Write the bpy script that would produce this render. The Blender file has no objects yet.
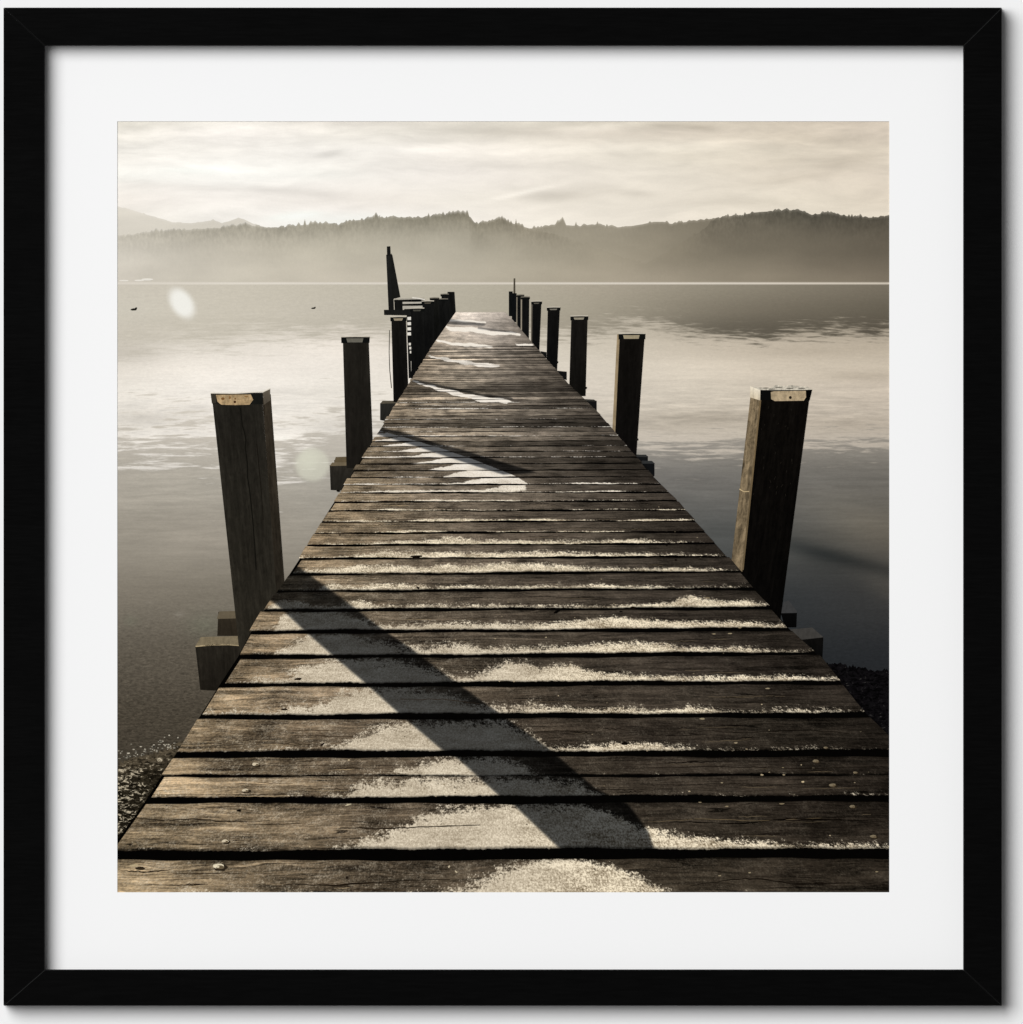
# A framed, matted sepia print hanging on a white wall, seen straight on.
# The print is a flat sheet of printed paper: what it pictures (sky, hills, lake, jetty, posts) is ink lying in the
# sheet, so every pictured thing is a thin patch of ink under the print, with procedural (node) pigment of its own.
# All the light and shade on the real things (frame, mat, wall) comes from the lamp and the frame's own depth, save the highlight painted on its bevels.
import bpy, math, random
import numpy as np

random.seed(7); rng = np.random.default_rng(7)
S = 0.0006                       # metres per unit of the drawing: the frame is about 60 cm wide
CX, CY = 511.5, 512.0
E_MAT = 0.855                    # pigment value of the mat's white
scene = bpy.context.scene
COL = bpy.data.collections.new('framed_picture'); scene.collection.children.link(COL)

# ------------------------------------------------------------------ node helper
class NT:
    def __init__(s, name):
        s.m = bpy.data.materials.new(name); s.m.use_nodes = True
        s.t = s.m.node_tree; s.t.nodes.clear()
    def n(s, typ, **kw):
        nd = s.t.nodes.new(typ)
        for k, v in kw.items(): setattr(nd, k, v)
        return nd
    def put(s, sock, v):
        if v is None: return
        if hasattr(v, 'is_linked') or isinstance(v, bpy.types.NodeSocket): s.t.links.new(v, sock)
        else:
            if sock.type == 'RGBA' and len(v) == 3: v = (*v, 1)
            sock.default_value = v
    def attr(s, name, out='Fac'):
        return s.n('ShaderNodeAttribute', attribute_name=name).outputs[out]
    def math(s, op, a, b=None, c=None, clamp=False):
        nd = s.n('ShaderNodeMath', operation=op); nd.use_clamp = clamp
        for i, v in enumerate((a, b, c)): s.put(nd.inputs[i], v)
        return nd.outputs[0]
    def vmul(s, v, k):
        nd = s.n('ShaderNodeVectorMath', operation='MULTIPLY'); s.put(nd.inputs[0], v); nd.inputs[1].default_value = k
        return nd.outputs[0]
    def vadd(s, v, k):
        nd = s.n('ShaderNodeVectorMath', operation='ADD'); s.put(nd.inputs[0], v); s.put(nd.inputs[1], k)
        return nd.outputs[0]
    def noise(s, vec, k=(1, 1, 1), detail=2.0, rough=0.5, dist=0.0, dim='3D', out='Fac'):
        nd = s.n('ShaderNodeTexNoise', noise_dimensions=dim)
        s.put(nd.inputs['Vector'], s.vmul(vec, k)); nd.inputs['Scale'].default_value = 1
        nd.inputs['Detail'].default_value = detail; nd.inputs['Roughness'].default_value = rough
        nd.inputs['Distortion'].default_value = dist
        return nd.outputs[0 if out == 'Fac' else 1]
    def voro(s, vec, k, out='Distance', feature='F1'):
        nd = s.n('ShaderNodeTexVoronoi', feature=feature, voronoi_dimensions='2D')
        s.put(nd.inputs['Vector'], s.vmul(vec, k)); nd.inputs['Scale'].default_value = 1
        return nd.outputs[out]
    def ramp(s, v, a, b, lo=0.0, hi=1.0, smooth=True):
        nd = s.n('ShaderNodeMapRange', interpolation_type='SMOOTHSTEP' if smooth else 'LINEAR')
        s.put(nd.inputs[0], v)
        for i, x in zip((1, 2, 3, 4), (a, b, lo, hi)): nd.inputs[i].default_value = x
        return nd.outputs[0]
    def mix(s, f, a, b, op='MIX'):
        nd = s.n('ShaderNodeMix', data_type='RGBA', blend_type=op)
        s.put(nd.inputs[0], f); s.put(nd.inputs[6], a); s.put(nd.inputs[7], b)
        return nd.outputs[2]
    def gain(s, col, f):          # colour times a scalar
        nd = s.n('ShaderNodeVectorMath', operation='SCALE'); s.put(nd.inputs[0], col); s.put(nd.inputs[3], f)
        return nd.outputs[0]
    def ink(s, col, grain=0.022):
        """Finish: paper grain, printed tone (as a display value) to pigment, matt paper."""
        pos = s.attr('pos', 'Vector')
        g = s.noise(pos, (.55, .55, 1), 2, .7)
        g = s.math('MULTIPLY_ADD', s.math('SUBTRACT', g, .5), grain * 4, 1)
        col = s.gain(col, g)
        gm = s.n('ShaderNodeGamma'); s.put(gm.inputs[0], col); gm.inputs[1].default_value = 2.2
        out = s.gain(gm.outputs[0], 0.934)
        d = s.n('ShaderNodeBsdfDiffuse'); s.put(d.inputs[0], out); d.inputs[1].default_value = .3
        o = s.n('ShaderNodeOutputMaterial'); s.t.links.new(d.outputs[0], o.inputs[0])
        return s.m

def c8(r, g, b): return (r / 255, g / 255, b / 255)

# ------------------------------------------------------------------ mesh helpers
class Sheet:
    """A flat patch of ink made of grids and polygons, with named per-point values."""
    def __init__(s): s.P, s.F, s.A, s.n = [], [], [], 0
    def grid(s, X, Y, **att):
        r, c = X.shape
        i = np.arange(r * c).reshape(r, c) + s.n
        q = np.stack([i[:-1, :-1], i[1:, :-1], i[1:, 1:], i[:-1, 1:]], -1).reshape(-1, 4)
        s.F += q.tolist()
        s._pts(X.ravel(), Y.ravel(), {k: np.asarray(v, float).reshape(r * c, -1) for k, v in att.items()})
    def poly(s, pts, dz=0.0, **att):
        pts = np.asarray(pts, float); k = len(pts)
        s.F.append(list(range(s.n, s.n + k)))
        s._pts(pts[:, 0], pts[:, 1], {a: np.tile(np.atleast_1d(np.asarray(v, float)), (k, 1)) for a, v in att.items()}, dz)
    def _pts(s, x, y, att, dz=0.0):
        att = dict(att); att['_x'] = x; att['_y'] = y; att['_z'] = np.full(len(x), dz)
        s.A.append((len(x), att)); s.n += len(x)
    def cat(s, name, w, default=0.0):
        out = np.full((s.n, w), float(default)); p = 0
        for k, a in s.A:
            if name in a: out[p:p + k] = np.asarray(a[name], float).reshape(k, -1)[:, :w]
            p += k
        return out
    def build(s, name, mat, parent, layer):
        x, y, z = s.cat('_x', 1)[:, 0], s.cat('_y', 1)[:, 0], s.cat('_z', 1)[:, 0]
        co = np.stack([(x - CX) * S, -(ZP + (layer + z) * LZ) * S, (CY - y) * S], 1)
        me = bpy.data.meshes.new(name); me.from_pydata(co.tolist(), [], s.F)
        names = set().union(*[set(a) for _, a in s.A]) - {'_x', '_y', '_z'}
        for a in names | {'pos'}:
            if a == 'pos':
                at = me.attributes.new('pos', 'FLOAT_VECTOR', 'POINT')
                at.data.foreach_set('vector', np.stack([x, y, x * 0 + 3.1], 1).astype(np.float32).ravel())
            elif a.startswith('col'):
                at = me.attributes.new(a, 'FLOAT_COLOR', 'POINT')
                at.data.foreach_set('color', np.concatenate([s.cat(a, 3), np.ones((s.n, 1))], 1).astype(np.float32).ravel())
            elif a.startswith('vec'):
                at = me.attributes.new(a, 'FLOAT_VECTOR', 'POINT')
                at.data.foreach_set('vector', s.cat(a, 3).astype(np.float32).ravel())
            else:
                at = me.attributes.new(a, 'FLOAT', 'POINT')
                at.data.foreach_set('value', s.cat(a, 1).astype(np.float32).ravel())
        o = bpy.data.objects.new(name, me); COL.objects.link(o); o.parent = parent
        me.materials.append(mat); me.update()
        return o

ZP, LZ = 6.0, 0.03               # height of the paper over the wall, thickness of one ink layer

def hermite(xs, ys, x):
    """Smooth interpolation of ys (n[,k]) at knots xs."""
    xs = np.asarray(xs, float); ys = np.asarray(ys, float)
    d = np.gradient(ys, xs, axis=0) if len(xs) > 1 else ys * 0
    x = np.clip(x, xs[0], xs[-1]); i = np.clip(np.searchsorted(xs, x, 'right') - 1, 0, len(xs) - 2)
    h = xs[i + 1] - xs[i]; t = (x - xs[i]) / h
    if ys.ndim > 1: h = h[..., None]; t = t[..., None]
    return ((2*t**3 - 3*t**2 + 1) * ys[i] + (t**3 - 2*t**2 + t) * h * d[i] + (-2*t**3 + 3*t**2) * ys[i+1] + (t**3 - t**2) * h * d[i+1])

def field(xs, ys, table):
    """Smooth colour field from a table[row][column] of 0..255 triples."""
    T = np.asarray(table, float) / 255
    xs = np.asarray(xs, float); ys = np.asarray(ys, float)
    def f(X, Y):
        shp = X.shape; X = X.ravel(); Y = Y.ravel()
        y = np.clip(Y, ys[0], ys[-1]); j = np.clip(np.searchsorted(ys, y, 'right') - 1, 0, len(ys) - 2)
        t = ((y - ys[j]) / (ys[j+1] - ys[j]))[:, None]; t = t*t*(3-2*t) * .5 + t * .5
        rows = np.stack([hermite(xs, T[k], X) for k in range(len(ys))], 0)
        a = rows[j, np.arange(len(X))]; b = rows[j+1, np.arange(len(X))]
        return (a + (b - a) * t).clip(0, 1).reshape(*shp, 3)
    return f

def sstep(a, b, x):
    t = np.clip((x - a) / (b - a), 0, 1); return t*t*(3-2*t)

def blob(X, Y, x, y, rx, ry, rot=0.0):
    c, s_ = math.cos(rot), math.sin(rot); dx, dy = X - x, Y - y
    return np.exp(-(((dx*c + dy*s_)/rx)**2 + ((-dx*s_ + dy*c)/ry)**2))

def poly_sd(X, Y, pts):
    """Signed distance to a polygon, positive inside."""
    pts = np.asarray(pts, float); d = np.full(X.shape, 1e9); ins = np.zeros(X.shape, bool)
    for (x0, y0), (x1, y1) in zip(pts, np.roll(pts, -1, 0)):
        ex, ey = x1 - x0, y1 - y0
        t = np.clip(((X-x0)*ex + (Y-y0)*ey) / (ex*ex + ey*ey + 1e-9), 0, 1)
        d = np.minimum(d, np.hypot(X - x0 - t*ex, Y - y0 - t*ey))
        cond = (y0 > Y) != (y1 > Y)
        ins ^= cond & (X < (x1-x0) * (Y-y0) / ((y1-y0) if y1 != y0 else 1e-9) + x0)
    return np.where(ins, d, -d)

X0, X1, Y0, Y1 = 117.0, 889.6, 121.0, 892.6          # the printed picture inside the mat

# ------------------------------------------------------------------ the framed print: frame, mat, print
root = bpy.data.objects.new('framed_print', None); COL.objects.link(root)
root['label'] = 'sepia print of a frosty wooden jetty in a square black frame with white mat'
root['category'] = 'framed picture'

def solid(name, verts, faces, mat, parent, bevel=0.0, mat2=None):
    me = bpy.data.meshes.new(name)
    me.from_pydata([((x - CX) * S, -z * S, (CY - y) * S) for x, y, z in verts], [], faces)
    o = bpy.data.objects.new(name, me); COL.objects.link(o)
    if parent: o.parent = parent
    import bmesh
    bm = bmesh.new(); bm.from_mesh(me); bmesh.ops.recalc_face_normals(bm, faces=bm.faces)
    if bevel:
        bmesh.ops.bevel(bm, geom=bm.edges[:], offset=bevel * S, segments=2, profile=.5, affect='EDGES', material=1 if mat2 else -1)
    bm.to_mesh(me); bm.free()
    me.materials.append(mat)
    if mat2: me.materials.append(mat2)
    return o

k = NT('black_lacquered_wood')
tc = k.n('ShaderNodeTexCoord').outputs['Object']
gr = k.noise(tc, (60, 900, 900), 4, .6)
bs = k.n('ShaderNodeBsdfPrincipled')
k.put(bs.inputs['Base Color'], k.mix(k.ramp(gr, .3, .75), (.0005, .0005, .0005), (.0014, .0014, .0014)))
k.put(bs.inputs['Roughness'], k.ramp(k.noise(tc, (40, 40, 40), 3), .3, .7, .42, .55))
bs.inputs['Specular IOR Level'].default_value = 0.022
bp = k.n('ShaderNodeBump'); bp.inputs['Strength'].default_value = .05; bp.inputs['Distance'].default_value = .0004
k.put(bp.inputs['Height'], gr); k.t.links.new(bp.outputs[0], bs.inputs['Normal'])
k.t.links.new(bs.outputs[0], k.n('ShaderNodeOutputMaterial').inputs[0]); FRAME = k.m
k = NT('black_lacquer_edge_highlight')  # bevel faces coloured lighter, a painted highlight along the edges and mitres
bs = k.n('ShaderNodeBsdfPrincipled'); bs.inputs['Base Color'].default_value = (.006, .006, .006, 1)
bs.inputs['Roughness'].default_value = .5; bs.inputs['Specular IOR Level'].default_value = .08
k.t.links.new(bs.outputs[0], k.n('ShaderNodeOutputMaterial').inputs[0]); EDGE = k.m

FO = (3.5, 7.6, 1001.8, 1005.7); FI = (44.6, 45.5, 963.5, 969.8)     # frame outside and inside edges
FD, FB = 26.5, 1.0
def rail(a, b, c, d):            # outer a b, inner c d
    v = []
    for z in (FB, FD): v += [(*p, z) for p in (a, b, d, c)]
    f = [(0, 1, 2, 3), (4, 5, 6, 7), (0, 1, 5, 4), (1, 2, 6, 5), (2, 3, 7, 6), (3, 0, 4, 7)]
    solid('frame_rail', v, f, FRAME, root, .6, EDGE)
oc = [(FO[0], FO[1]), (FO[2], FO[1]), (FO[2], FO[3]), (FO[0], FO[3])]
ic = [(FI[0], FI[1]), (FI[2], FI[1]), (FI[2], FI[3]), (FI[0], FI[3])]
for i in range(4):
    a, b, c, d = oc[i], oc[(i+1) % 4], ic[i], ic[(i+1) % 4]
    # butt the mitred ends with a hairline joint
    e = .05
    u = ((b[0]-a[0]), (b[1]-a[1])); L = math.hypot(*u); u = (u[0]/L*e, u[1]/L*e)
    rail((a[0]+u[0], a[1]+u[1]), (b[0]-u[0], b[1]-u[1]), (c[0]+u[0], c[1]+u[1]), (d[0]-u[0], d[1]-u[1]))

k = NT('white_mat_board')
tc = k.n('ShaderNodeTexCoord').outputs['Object']
pn = k.noise(tc, (2500, 2500, 2500), 3, .7)
dd = k.n('ShaderNodeBsdfDiffuse')
k.put(dd.inputs[0], k.mix(pn, (.846, .846, .846), (.862, .862, .862)))
k.t.links.new(dd.outputs[0], k.n('ShaderNodeOutputMaterial').inputs[0]); MAT = k.m
# mat: a board with a window, standing 0.8 over the paper
mo = (FI[0]-8, FI[1]-8, FI[2]+8, FI[3]+8); mi = (X0, Y0, X1, Y1); z0, z1 = 5.6, 6.3
v, f = [], []
for z in (z0, z1):
    for r in (mo, mi): v += [(r[0], r[1], z), (r[2], r[1], z), (r[2], r[3], z), (r[0], r[3], z)]
for i in range(4):
    j = (i+1) % 4
    f += [(i, j, 4+j, 4+i), (8+i, 8+j, 12+j, 12+i), (i, j, 8+j, 8+i), (4+i, 4+j, 12+j, 12+i)]
solid('mat_board', v, f, MAT, root)

k = NT('printed_paper')
dd = k.n('ShaderNodeBsdfDiffuse'); dd.inputs[0].default_value = (.82, .81, .78, 1)
k.t.links.new(dd.outputs[0], k.n('ShaderNodeOutputMaterial').inputs[0])
def slab(name, r, za, zb, mat, parent):
    v = [(x, y, z) for z in (za, zb) for x, y in ((r[0], r[1]), (r[2], r[1]), (r[2], r[3]), (r[0], r[3]))]
    return solid(name, v, [(0,1,2,3), (4,5,6,7), (0,1,5,4), (1,2,6,5), (2,3,7,6), (3,0,4,7)], mat, parent)
PRINT = slab('print', (X0-6, Y0-6, X1+6, Y1+6), 4.2, 5.4, k.m, root)
k = NT('brown_backing_board')
dd = k.n('ShaderNodeBsdfDiffuse'); dd.inputs[0].default_value = (.2, .13, .07, 1)
k.t.links.new(dd.outputs[0], k.n('ShaderNodeOutputMaterial').inputs[0])
slab('backing_board', (FI[0]-8, FI[1]-8, FI[2]+8, FI[3]+8), 1.6, 4.0, k.m, root)
ZP = 5.43

# ------------------------------------------------------------------ print: sky
k = NT('printed_sky_ink')
pos = k.attr('pos', 'Vector')
warp = k.noise(pos, (.006, .02, 1), 3, .5, out='Color')
wp = k.vadd(pos, k.vmul(warp, (60, 34, 0)))
n1 = k.noise(wp, (.0065, .04, 1), 6, .55)
n2 = k.noise(wp, (.022, .10, 1), 6, .66)
amp = k.attr('amp')
cl = k.math('ADD', k.math('MULTIPLY', k.math('SUBTRACT', n1, .5), 1.0), k.math('MULTIPLY', k.math('SUBTRACT', n2, .5), .8))
cl = k.math('MULTIPLY_ADD', k.math('MULTIPLY', cl, amp), 1.9, 1.0)
SKY = k.ink(k.gain(k.attr('col', 'Color'), cl), .008)
X, Y = np.meshgrid(np.linspace(X0, X1, 194), np.linspace(Y0, 290, 86))
sk = field([117, 230, 340, 460, 560, 680, 790, 889], [121, 132, 150, 175, 200, 218, 240],
    [[(226,221,209),(236,231,222),(233,227,217),(222,216,204),(218,211,197),(215,206,190),(212,201,184),(208,196,180)],
     [(234,229,219),(239,234,227),(236,231,222),(226,220,209),(222,214,201),(218,208,193),(218,207,190),(212,200,184)],
     [(240,236,228),(241,237,230),(240,236,229),(237,231,222),(232,225,213),(227,219,204),(224,214,197),(217,206,189)],
     [(243,239,232),(243,239,233),(242,238,231),(238,232,224),(234,227,216),(229,221,207),(225,215,199),(219,208,192)],
     [(237,231,223),(240,235,228),(238,232,224),(236,230,220),(231,224,212),(229,221,207),(226,217,201),(223,212,195)],
     [(236,231,222),(240,236,229),(244,240,234),(240,234,225),(236,229,217),(231,223,209),(228,219,203),(225,215,198)],
     [(233,227,217),(240,236,229),(244,240,234),(241,235,226),(237,230,218),(232,224,210),(228,219,203),(225,215,198)]])
C = (sk(X, Y) * 1.028).clip(0, .972)
streaks = [(215,188,55,3.5,.02,-.032),(300,192,60,4,.06,-.03),(150,133,40,5,.05,.02),(210,148,60,5,-.04,-.018),(332,153,16,4,-.2,-.05),(245,127,30,3,0,.02),
           (140,128,12,3,0,-.03),(490,131,60,5,.02,-.045),(450,140,60,4,-.05,-.02),(590,130,40,4,-.12,.03),(610,125,50,2.5,-.1,.025),(555,196,38,6,-.04,-.06),(525,192,34,2.2,-.22,.05),(600,188,30,5,.05,-.02),(700,127,16,3,.05,-.055),
           (665,126,20,3,0,-.035),(760,165,60,6,-.1,-.02),(840,162,35,6,-.15,-.035),(800,177,60,5,-.12,-.03),(690,157,40,6,0,-.02),(735,202,60,5,0,-.03),(640,194,20,3,.05,-.03),
           (420,150,60,4,0,.02),(470,163,60,5,.04,-.015),(300,215,50,6,-.1,.02),(360,206,30,2.5,-.1,-.02),(340,213,20,3,-.15,-.015),(560,150,80,5,-.05,.018),(690,145,60,5,-.05,.02),(820,140,60,6,.05,-.02),(200,170,70,5,.02,.016)]
for (x, y, rx, ry, ro, d) in streaks: C += (1.5 * d * blob(X, Y, x, y, rx, ry, ro))[..., None]
s = Sheet(); s.grid(X, Y, col=C.clip(0, .985), amp=.055 + .06 * sstep(200, 121, Y) + .04 * sstep(500, 889, X) + .02 * sstep(400, 200, X))
s.build('printed_sky', SKY, PRINT, 0)

# ------------------------------------------------------------------ print: hills and treelines
k = NT('printed_hill_ink')
pos = k.attr('pos', 'Vector')
tr = k.noise(pos, (.34, .16, 1), 4, .6); bl = k.noise(pos, (.05, .06, 1), 4, .55); mist = k.noise(pos, (.012, .035, 1), 3, .5)
f = k.math('MULTIPLY_ADD', k.math('SUBTRACT', tr, .5), k.attr('amp'), 1)
f = k.math('MULTIPLY', f, k.math('MULTIPLY_ADD', k.math('SUBTRACT', bl, .5), k.math('MULTIPLY', k.attr('amp'), .7), 1))
f = k.math('MULTIPLY', f, k.math('MULTIPLY_ADD', k.math('SUBTRACT', mist, .5), .16, 1))
HILL = k.ink(k.gain(k.attr('col', 'Color'), f), .010)

def col1(xs, cs): 
    T = np.asarray(cs, float) / 255
    return lambda x: hermite(xs, T, x)
Tt = col1([117, 230, 340, 450, 540, 600, 700, 790, 889], [(192,186,172),(170,164,149),(157,151,135),(138,132,116),(146,138,121),(154,146,129),(118,111,97),(88,84,74),(84,79,69)])
Tm = col1([117, 230, 340, 450, 540, 640, 760, 889], [(213,207,195),(207,200,185),(200,193,176),(188,181,164),(175,167,149),(154,145,127),(124,116,101),(108,100,87)])
Ts = col1([117, 230, 340, 450, 540, 640, 760, 889], [(212,205,192),(205,198,183),(200,192,176),(190,182,165),(178,169,151),(166,156,138),(146,136,119),(126,116,101)])

def skyline(pts, teeth=1.0, step=.7, dens=.55, big=()):
    x = np.arange(max(X0, pts[0][0]), min(X1, pts[-1][0]) + step, step)
    x = np.minimum(x, X1)
    p = np.asarray(pts, float); y = np.interp(x, p[:, 0], p[:, 1])
    top = y.copy()
    xx = x[0]
    while xx < x[-1]:
        if rng.random() < dens:
            w = rng.uniform(.9, 3.4); h = teeth * rng.uniform(.5, 3.4) * (1.6 if rng.random() < .12 else 1) * (.55 + .75*math.sin(xx*.045 + pts[0][1])**2)
            top = np.minimum(top, y - h * np.clip(1 - np.abs(x - xx) / w, 0, 1) ** .8)
        xx += rng.uniform(.7, 3.6) * (1 + 1.2 * (math.sin(xx*.11) > .75))
    for bx, bw, bh in big: top = np.minimum(top, y - bh * np.clip(1 - np.abs(x - bx) / bw, 0, 1) ** .7)
    return x, top, y

def hill(name, pts, layer, teeth=1, dens=.55, fade=None, amp=.22, lift=0.0, big=(), bottom=284.0, flatcol=None, fuzz=((0, 1), (1000, 1))):
    x, top, y = skyline(pts, teeth, .7, dens, big)
    rows = np.array([0, .02, .045, .08, .13, .2, .3, .42, .56, .72, .88, 1])
    X = np.tile(x, (len(rows), 1)); Y = top + (bottom - top) * rows[:, None]
    dep = np.clip(Y - y, 0, None)
    wt = np.exp(-(dep / 17.0) ** 1.25)
    if fade is not None: wt = wt * np.interp(x, *zip(*fade))[None, :]
    C = Tm(x)[None] + (Tt(x) - Tm(x))[None] * wt[..., None]
    C = C + (Ts(x)[None] - C) * sstep(250, 282, Y)[..., None] + lift
    skyc = sk(X[:1], top[None] * .9 + 20)
    fz = np.zeros_like(X); fz[0] = .75; fz[1] = .32 if bottom - y.min() > 40 else .1
    if flatcol is not None: C = np.asarray(flatcol)[None, None] / 255 * np.ones_like(C) + (Tm(x)[None] - np.asarray(flatcol) / 255) * sstep(205, 262, Y)[..., None]
    C = C + (skyc - C) * fz[..., None] * (np.clip((y - top) / 3.0, .35, 1) * np.interp(x, *zip(*fuzz)))[None, :, None]
    s = Sheet(); s.grid(X, Y, col=C.clip(0, 1), amp=amp * (.06 + .94 * wt ** 1.3))
    return s.build(name, HILL, PRINT, layer)

hill('printed_mountain', [(117,206),(124,208),(133,210),(142,213),(152,216),(163,219),(172,222),(182,222.5),(194,223),(205,221),(214,220),(222,223),(230,220.5),(238,217.5),(244,219),(252,223),(262,226),(280,230),(320,240)],
     1, .25, .3, amp=.02, flatcol=(221, 215, 203))['label'] = 'pale distant mountain ridge above the mist'
hill('printed_hill', [(525,229),(540,228),(548,226),(556,224),(568,225),(580,226),(592,224),(606,226),(618,227),(630,226),(642,224),(654,221.5),(664,221.5),(672,224),(684,222),(700,220),(716,218),(730,218),(760,240),(800,270)],
     2, .7, .5, fade=[(525,.8),(650,.8),(700,.45),(800,.3)], amp=.14, lift=.01, big=[(561,5,6),(562.5,3.4,8.5),(558,2.4,5),(576,1,5),(545,4,2),(600,5,2),(612,4,2)])['label'] = 'low hazy hill with one taller tree on its ridge'
hill('printed_hill', [(117,236),(135,234),(150,232.5),(170,231),(188,229.5),(205,229),(222,228),(234,226),(246,225),(256,226),(268,227.5),(284,227),(300,225),(318,223.5),(334,223),(338,225),(350,220.5),(368,219),(384,217.5),(398,217),(412,218),(424,217),(436,215.5),(446,214.5),(456,214),(468,214.5),(472,221),(478,223.5),(486,222),(496,220),(504,220),(512,223),(522,226),(532,229),(548,233),(566,238),(586,245),(606,252),(630,260),(660,270),(700,283)],
     3, 1.0, .75, fade=[(117,.75),(250,1),(500,1),(540,.85),(570,.45),(600,.08),(640,0)], amp=.36, fuzz=((520,1),(545,0)),
     big=[(240,3,3),(245,4,4),(449,2.5,3),(453,3,4),(458,5,4.5),(463,4,4.5),(467,2,5),(499,5,4),(502,2,5),(516,.8,6),(346,1.2,3)])['label'] = 'long wooded ridge rising out of the mist'
hill('printed_hill', [(600,284),(640,268),(668,252),(690,238),(698,233),(704,229),(710,224),(716,219.5),(724,217),(732,215.5),(742,216),(752,212.5),(762,211.5),(774,211),(786,210),(796,210),(804,211.5),(812,214.5),(822,213.5),(832,213),(842,215),(854,217),(866,217.5),(878,217),(890,216)],
     4, .85, .75, fade=[(600,0),(680,.05),(700,.45),(716,1),(889,1)], amp=.5, fuzz=((712,0),(722,1)), big=[(728,1.3,3),(736,1.5,3.5),(745,1.5,3.5),(823,2,3),(828,2,3)])['label'] = 'dark forested hill on the right, the nearest of the far shore'

# ------------------------------------------------------------------ print: lake
k = NT('printed_lake_ink')
pos = k.attr('pos', 'Vector'); wv = k.attr('vecw', 'Vector')
r1 = k.noise(wv, (.36, 3.6, 1), 5, .62, .25); r2 = k.noise(wv, (.11, 1.0, 1), 4, .55, .3)
rip = k.math('ADD', k.math('MULTIPLY', k.math('SUBTRACT', r1, .5), 3.2), k.math('MULTIPLY', k.math('SUBTRACT', r2, .5), 2.2))
def edge(t, a):
    z = k.math('ADD', k.attr(t), k.math('MULTIPLY', rip, k.attr(a)))
    return k.ramp(z, -.5, .5)
c = k.mix(edge('tb', 'ab'), k.attr('col_a', 'Color'), k.attr('col_b', 'Color'))
c = k.mix(edge('tc', 'ac'), c, k.attr('col_c', 'Color'))
wl = k.math('MULTIPLY_ADD', k.math('MULTIPLY', rip, k.attr('wav')), 1.0, 1.0)
c = k.gain(c, wl)
sp = k.noise(pos, (.22, .55, 1), 4, .72, .6)             # the stony lake bed showing through near the shore
c = k.gain(c, k.math('MULTIPLY_ADD', k.math('MULTIPLY', k.math('SUBTRACT', sp, .5), k.attr('bed')), 1.0, 1.0))
c = k.mix(k.attr('fl'), c, k.attr('col_f', 'Color'))
LAKE = k.ink(c, .010)
xs = [117, 230, 340, 470, 600, 720, 889]
fA = field(xs, [284, 310, 330, 350], [
    [(207,200,186),(205,198,183),(198,191,175),(186,179,162),(173,164,147),(149,141,125),(122,114,100)],
    [(208,202,188),(206,199,184),(198,191,176),(184,177,160),(166,158,141),(134,126,111),(108,101,88)],
    [(204,197,183),(201,194,179),(194,187,172),(180,172,156),(158,150,134),(116,109,96),(100,93,81)],
    [(202,195,181),(199,192,177),(192,185,170),(178,170,154),(150,142,127),(102,96,84),(96,89,78)]])
fB = field(xs, [330, 345, 365, 390, 420, 455], [
    [(206,199,186),(210,203,190),(216,208,196),(205,197,182),(196,187,171),(174,164,147),(166,155,138)],
    [(214,207,195),(222,215,204),(226,218,207),(213,205,191),(203,194,178),(196,185,168),(184,172,154)],
    [(224,217,206),(230,223,213),(231,224,214),(220,212,199),(212,203,188),(208,197,180),(200,188,170)],
    [(231,225,215),(235,229,220),(233,227,217),(223,215,203),(211,202,188),(207,197,181),(198,186,170)],
    [(232,226,216),(235,229,220),(232,226,216),(222,214,202),(203,194,180),(196,186,171),(188,177,162)],
    [(234,228,219),(236,230,221),(233,227,218),(222,214,202),(206,197,184),(200,190,176),(190,180,166)]])
fC = field(xs, [400, 440, 480, 540, 600, 660, 720, 780, 860], [
    [(196,189,176),(200,194,182),(196,190,178),(180,174,162),(164,159,148),(140,134,124),(140,131,119)],
    [(188,181,168),(191,184,172),(189,183,172),(178,172,162),(158,153,145),(146,141,133),(140,135,127)],
    [(174,167,153),(174,168,155),(172,167,156),(154,150,142),(124,122,118),(116,114,110),(113,110,104)],
    [(158,150,135),(160,152,138),(152,146,134),(122,119,113),(92,93,91),(84,86,85),(94,90,83)],
    [(136,127,111),(132,124,109),(126,119,106),(90,88,84),(66,69,71),(56,60,63),(60,60,60)],
    [(106,97,82),(104,95,81),(98,90,78),(70,68,64),(52,56,59),(44,48,51),(44,46,49)],
    [(86,77,63),(84,76,63),(78,71,60),(60,57,52),(44,47,50),(38,41,44),(36,38,41)],
    [(76,68,55),(74,66,54),(70,63,53),(54,50,46),(40,42,45),(34,36,39),(30,32,35)],
    [(70,62,50),(68,60,49),(64,57,48),(50,46,42),(36,38,40),(30,32,34),(26,28,30)]])
X, Y = np.meshgrid(np.linspace(X0, X1, 258), np.concatenate([np.linspace(282.6, 480, 132), np.linspace(482, Y1, 140)]))
A, B, C = fA(X, Y), fB(X, Y), fC(X, Y)
A = A * (1 - .07 * sstep(560, 760, X) * sstep(292, 330, Y))[..., None]
B = B * np.interp(X, [117, 500, 889], [1.025, 1.03, 1.03])[..., None]
lum = C.mean(-1, keepdims=True); C = lum + (C - lum) * np.interp(X, [117, 400, 700], [.7, .8, .9])[..., None]; C = C * np.array([1.01, 1.0, .985])
yb = np.interp(X, [117, 180, 260, 340, 420, 560, 640, 690, 730, 770, 830, 889], [345, 338, 334, 332, 334, 332, 324, 329, 337, 337, 331, 329])
wb = np.interp(X, [117, 300, 420, 640, 720, 889], [50, 30, 22, 22, 17, 16])
yc = np.interp(X, [117, 150, 200, 240, 260, 300, 345, 380, 600, 650, 720, 800, 889], [436, 438, 436, 452, 456, 443, 425, 432, 440, 447, 447, 447, 446])
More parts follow.
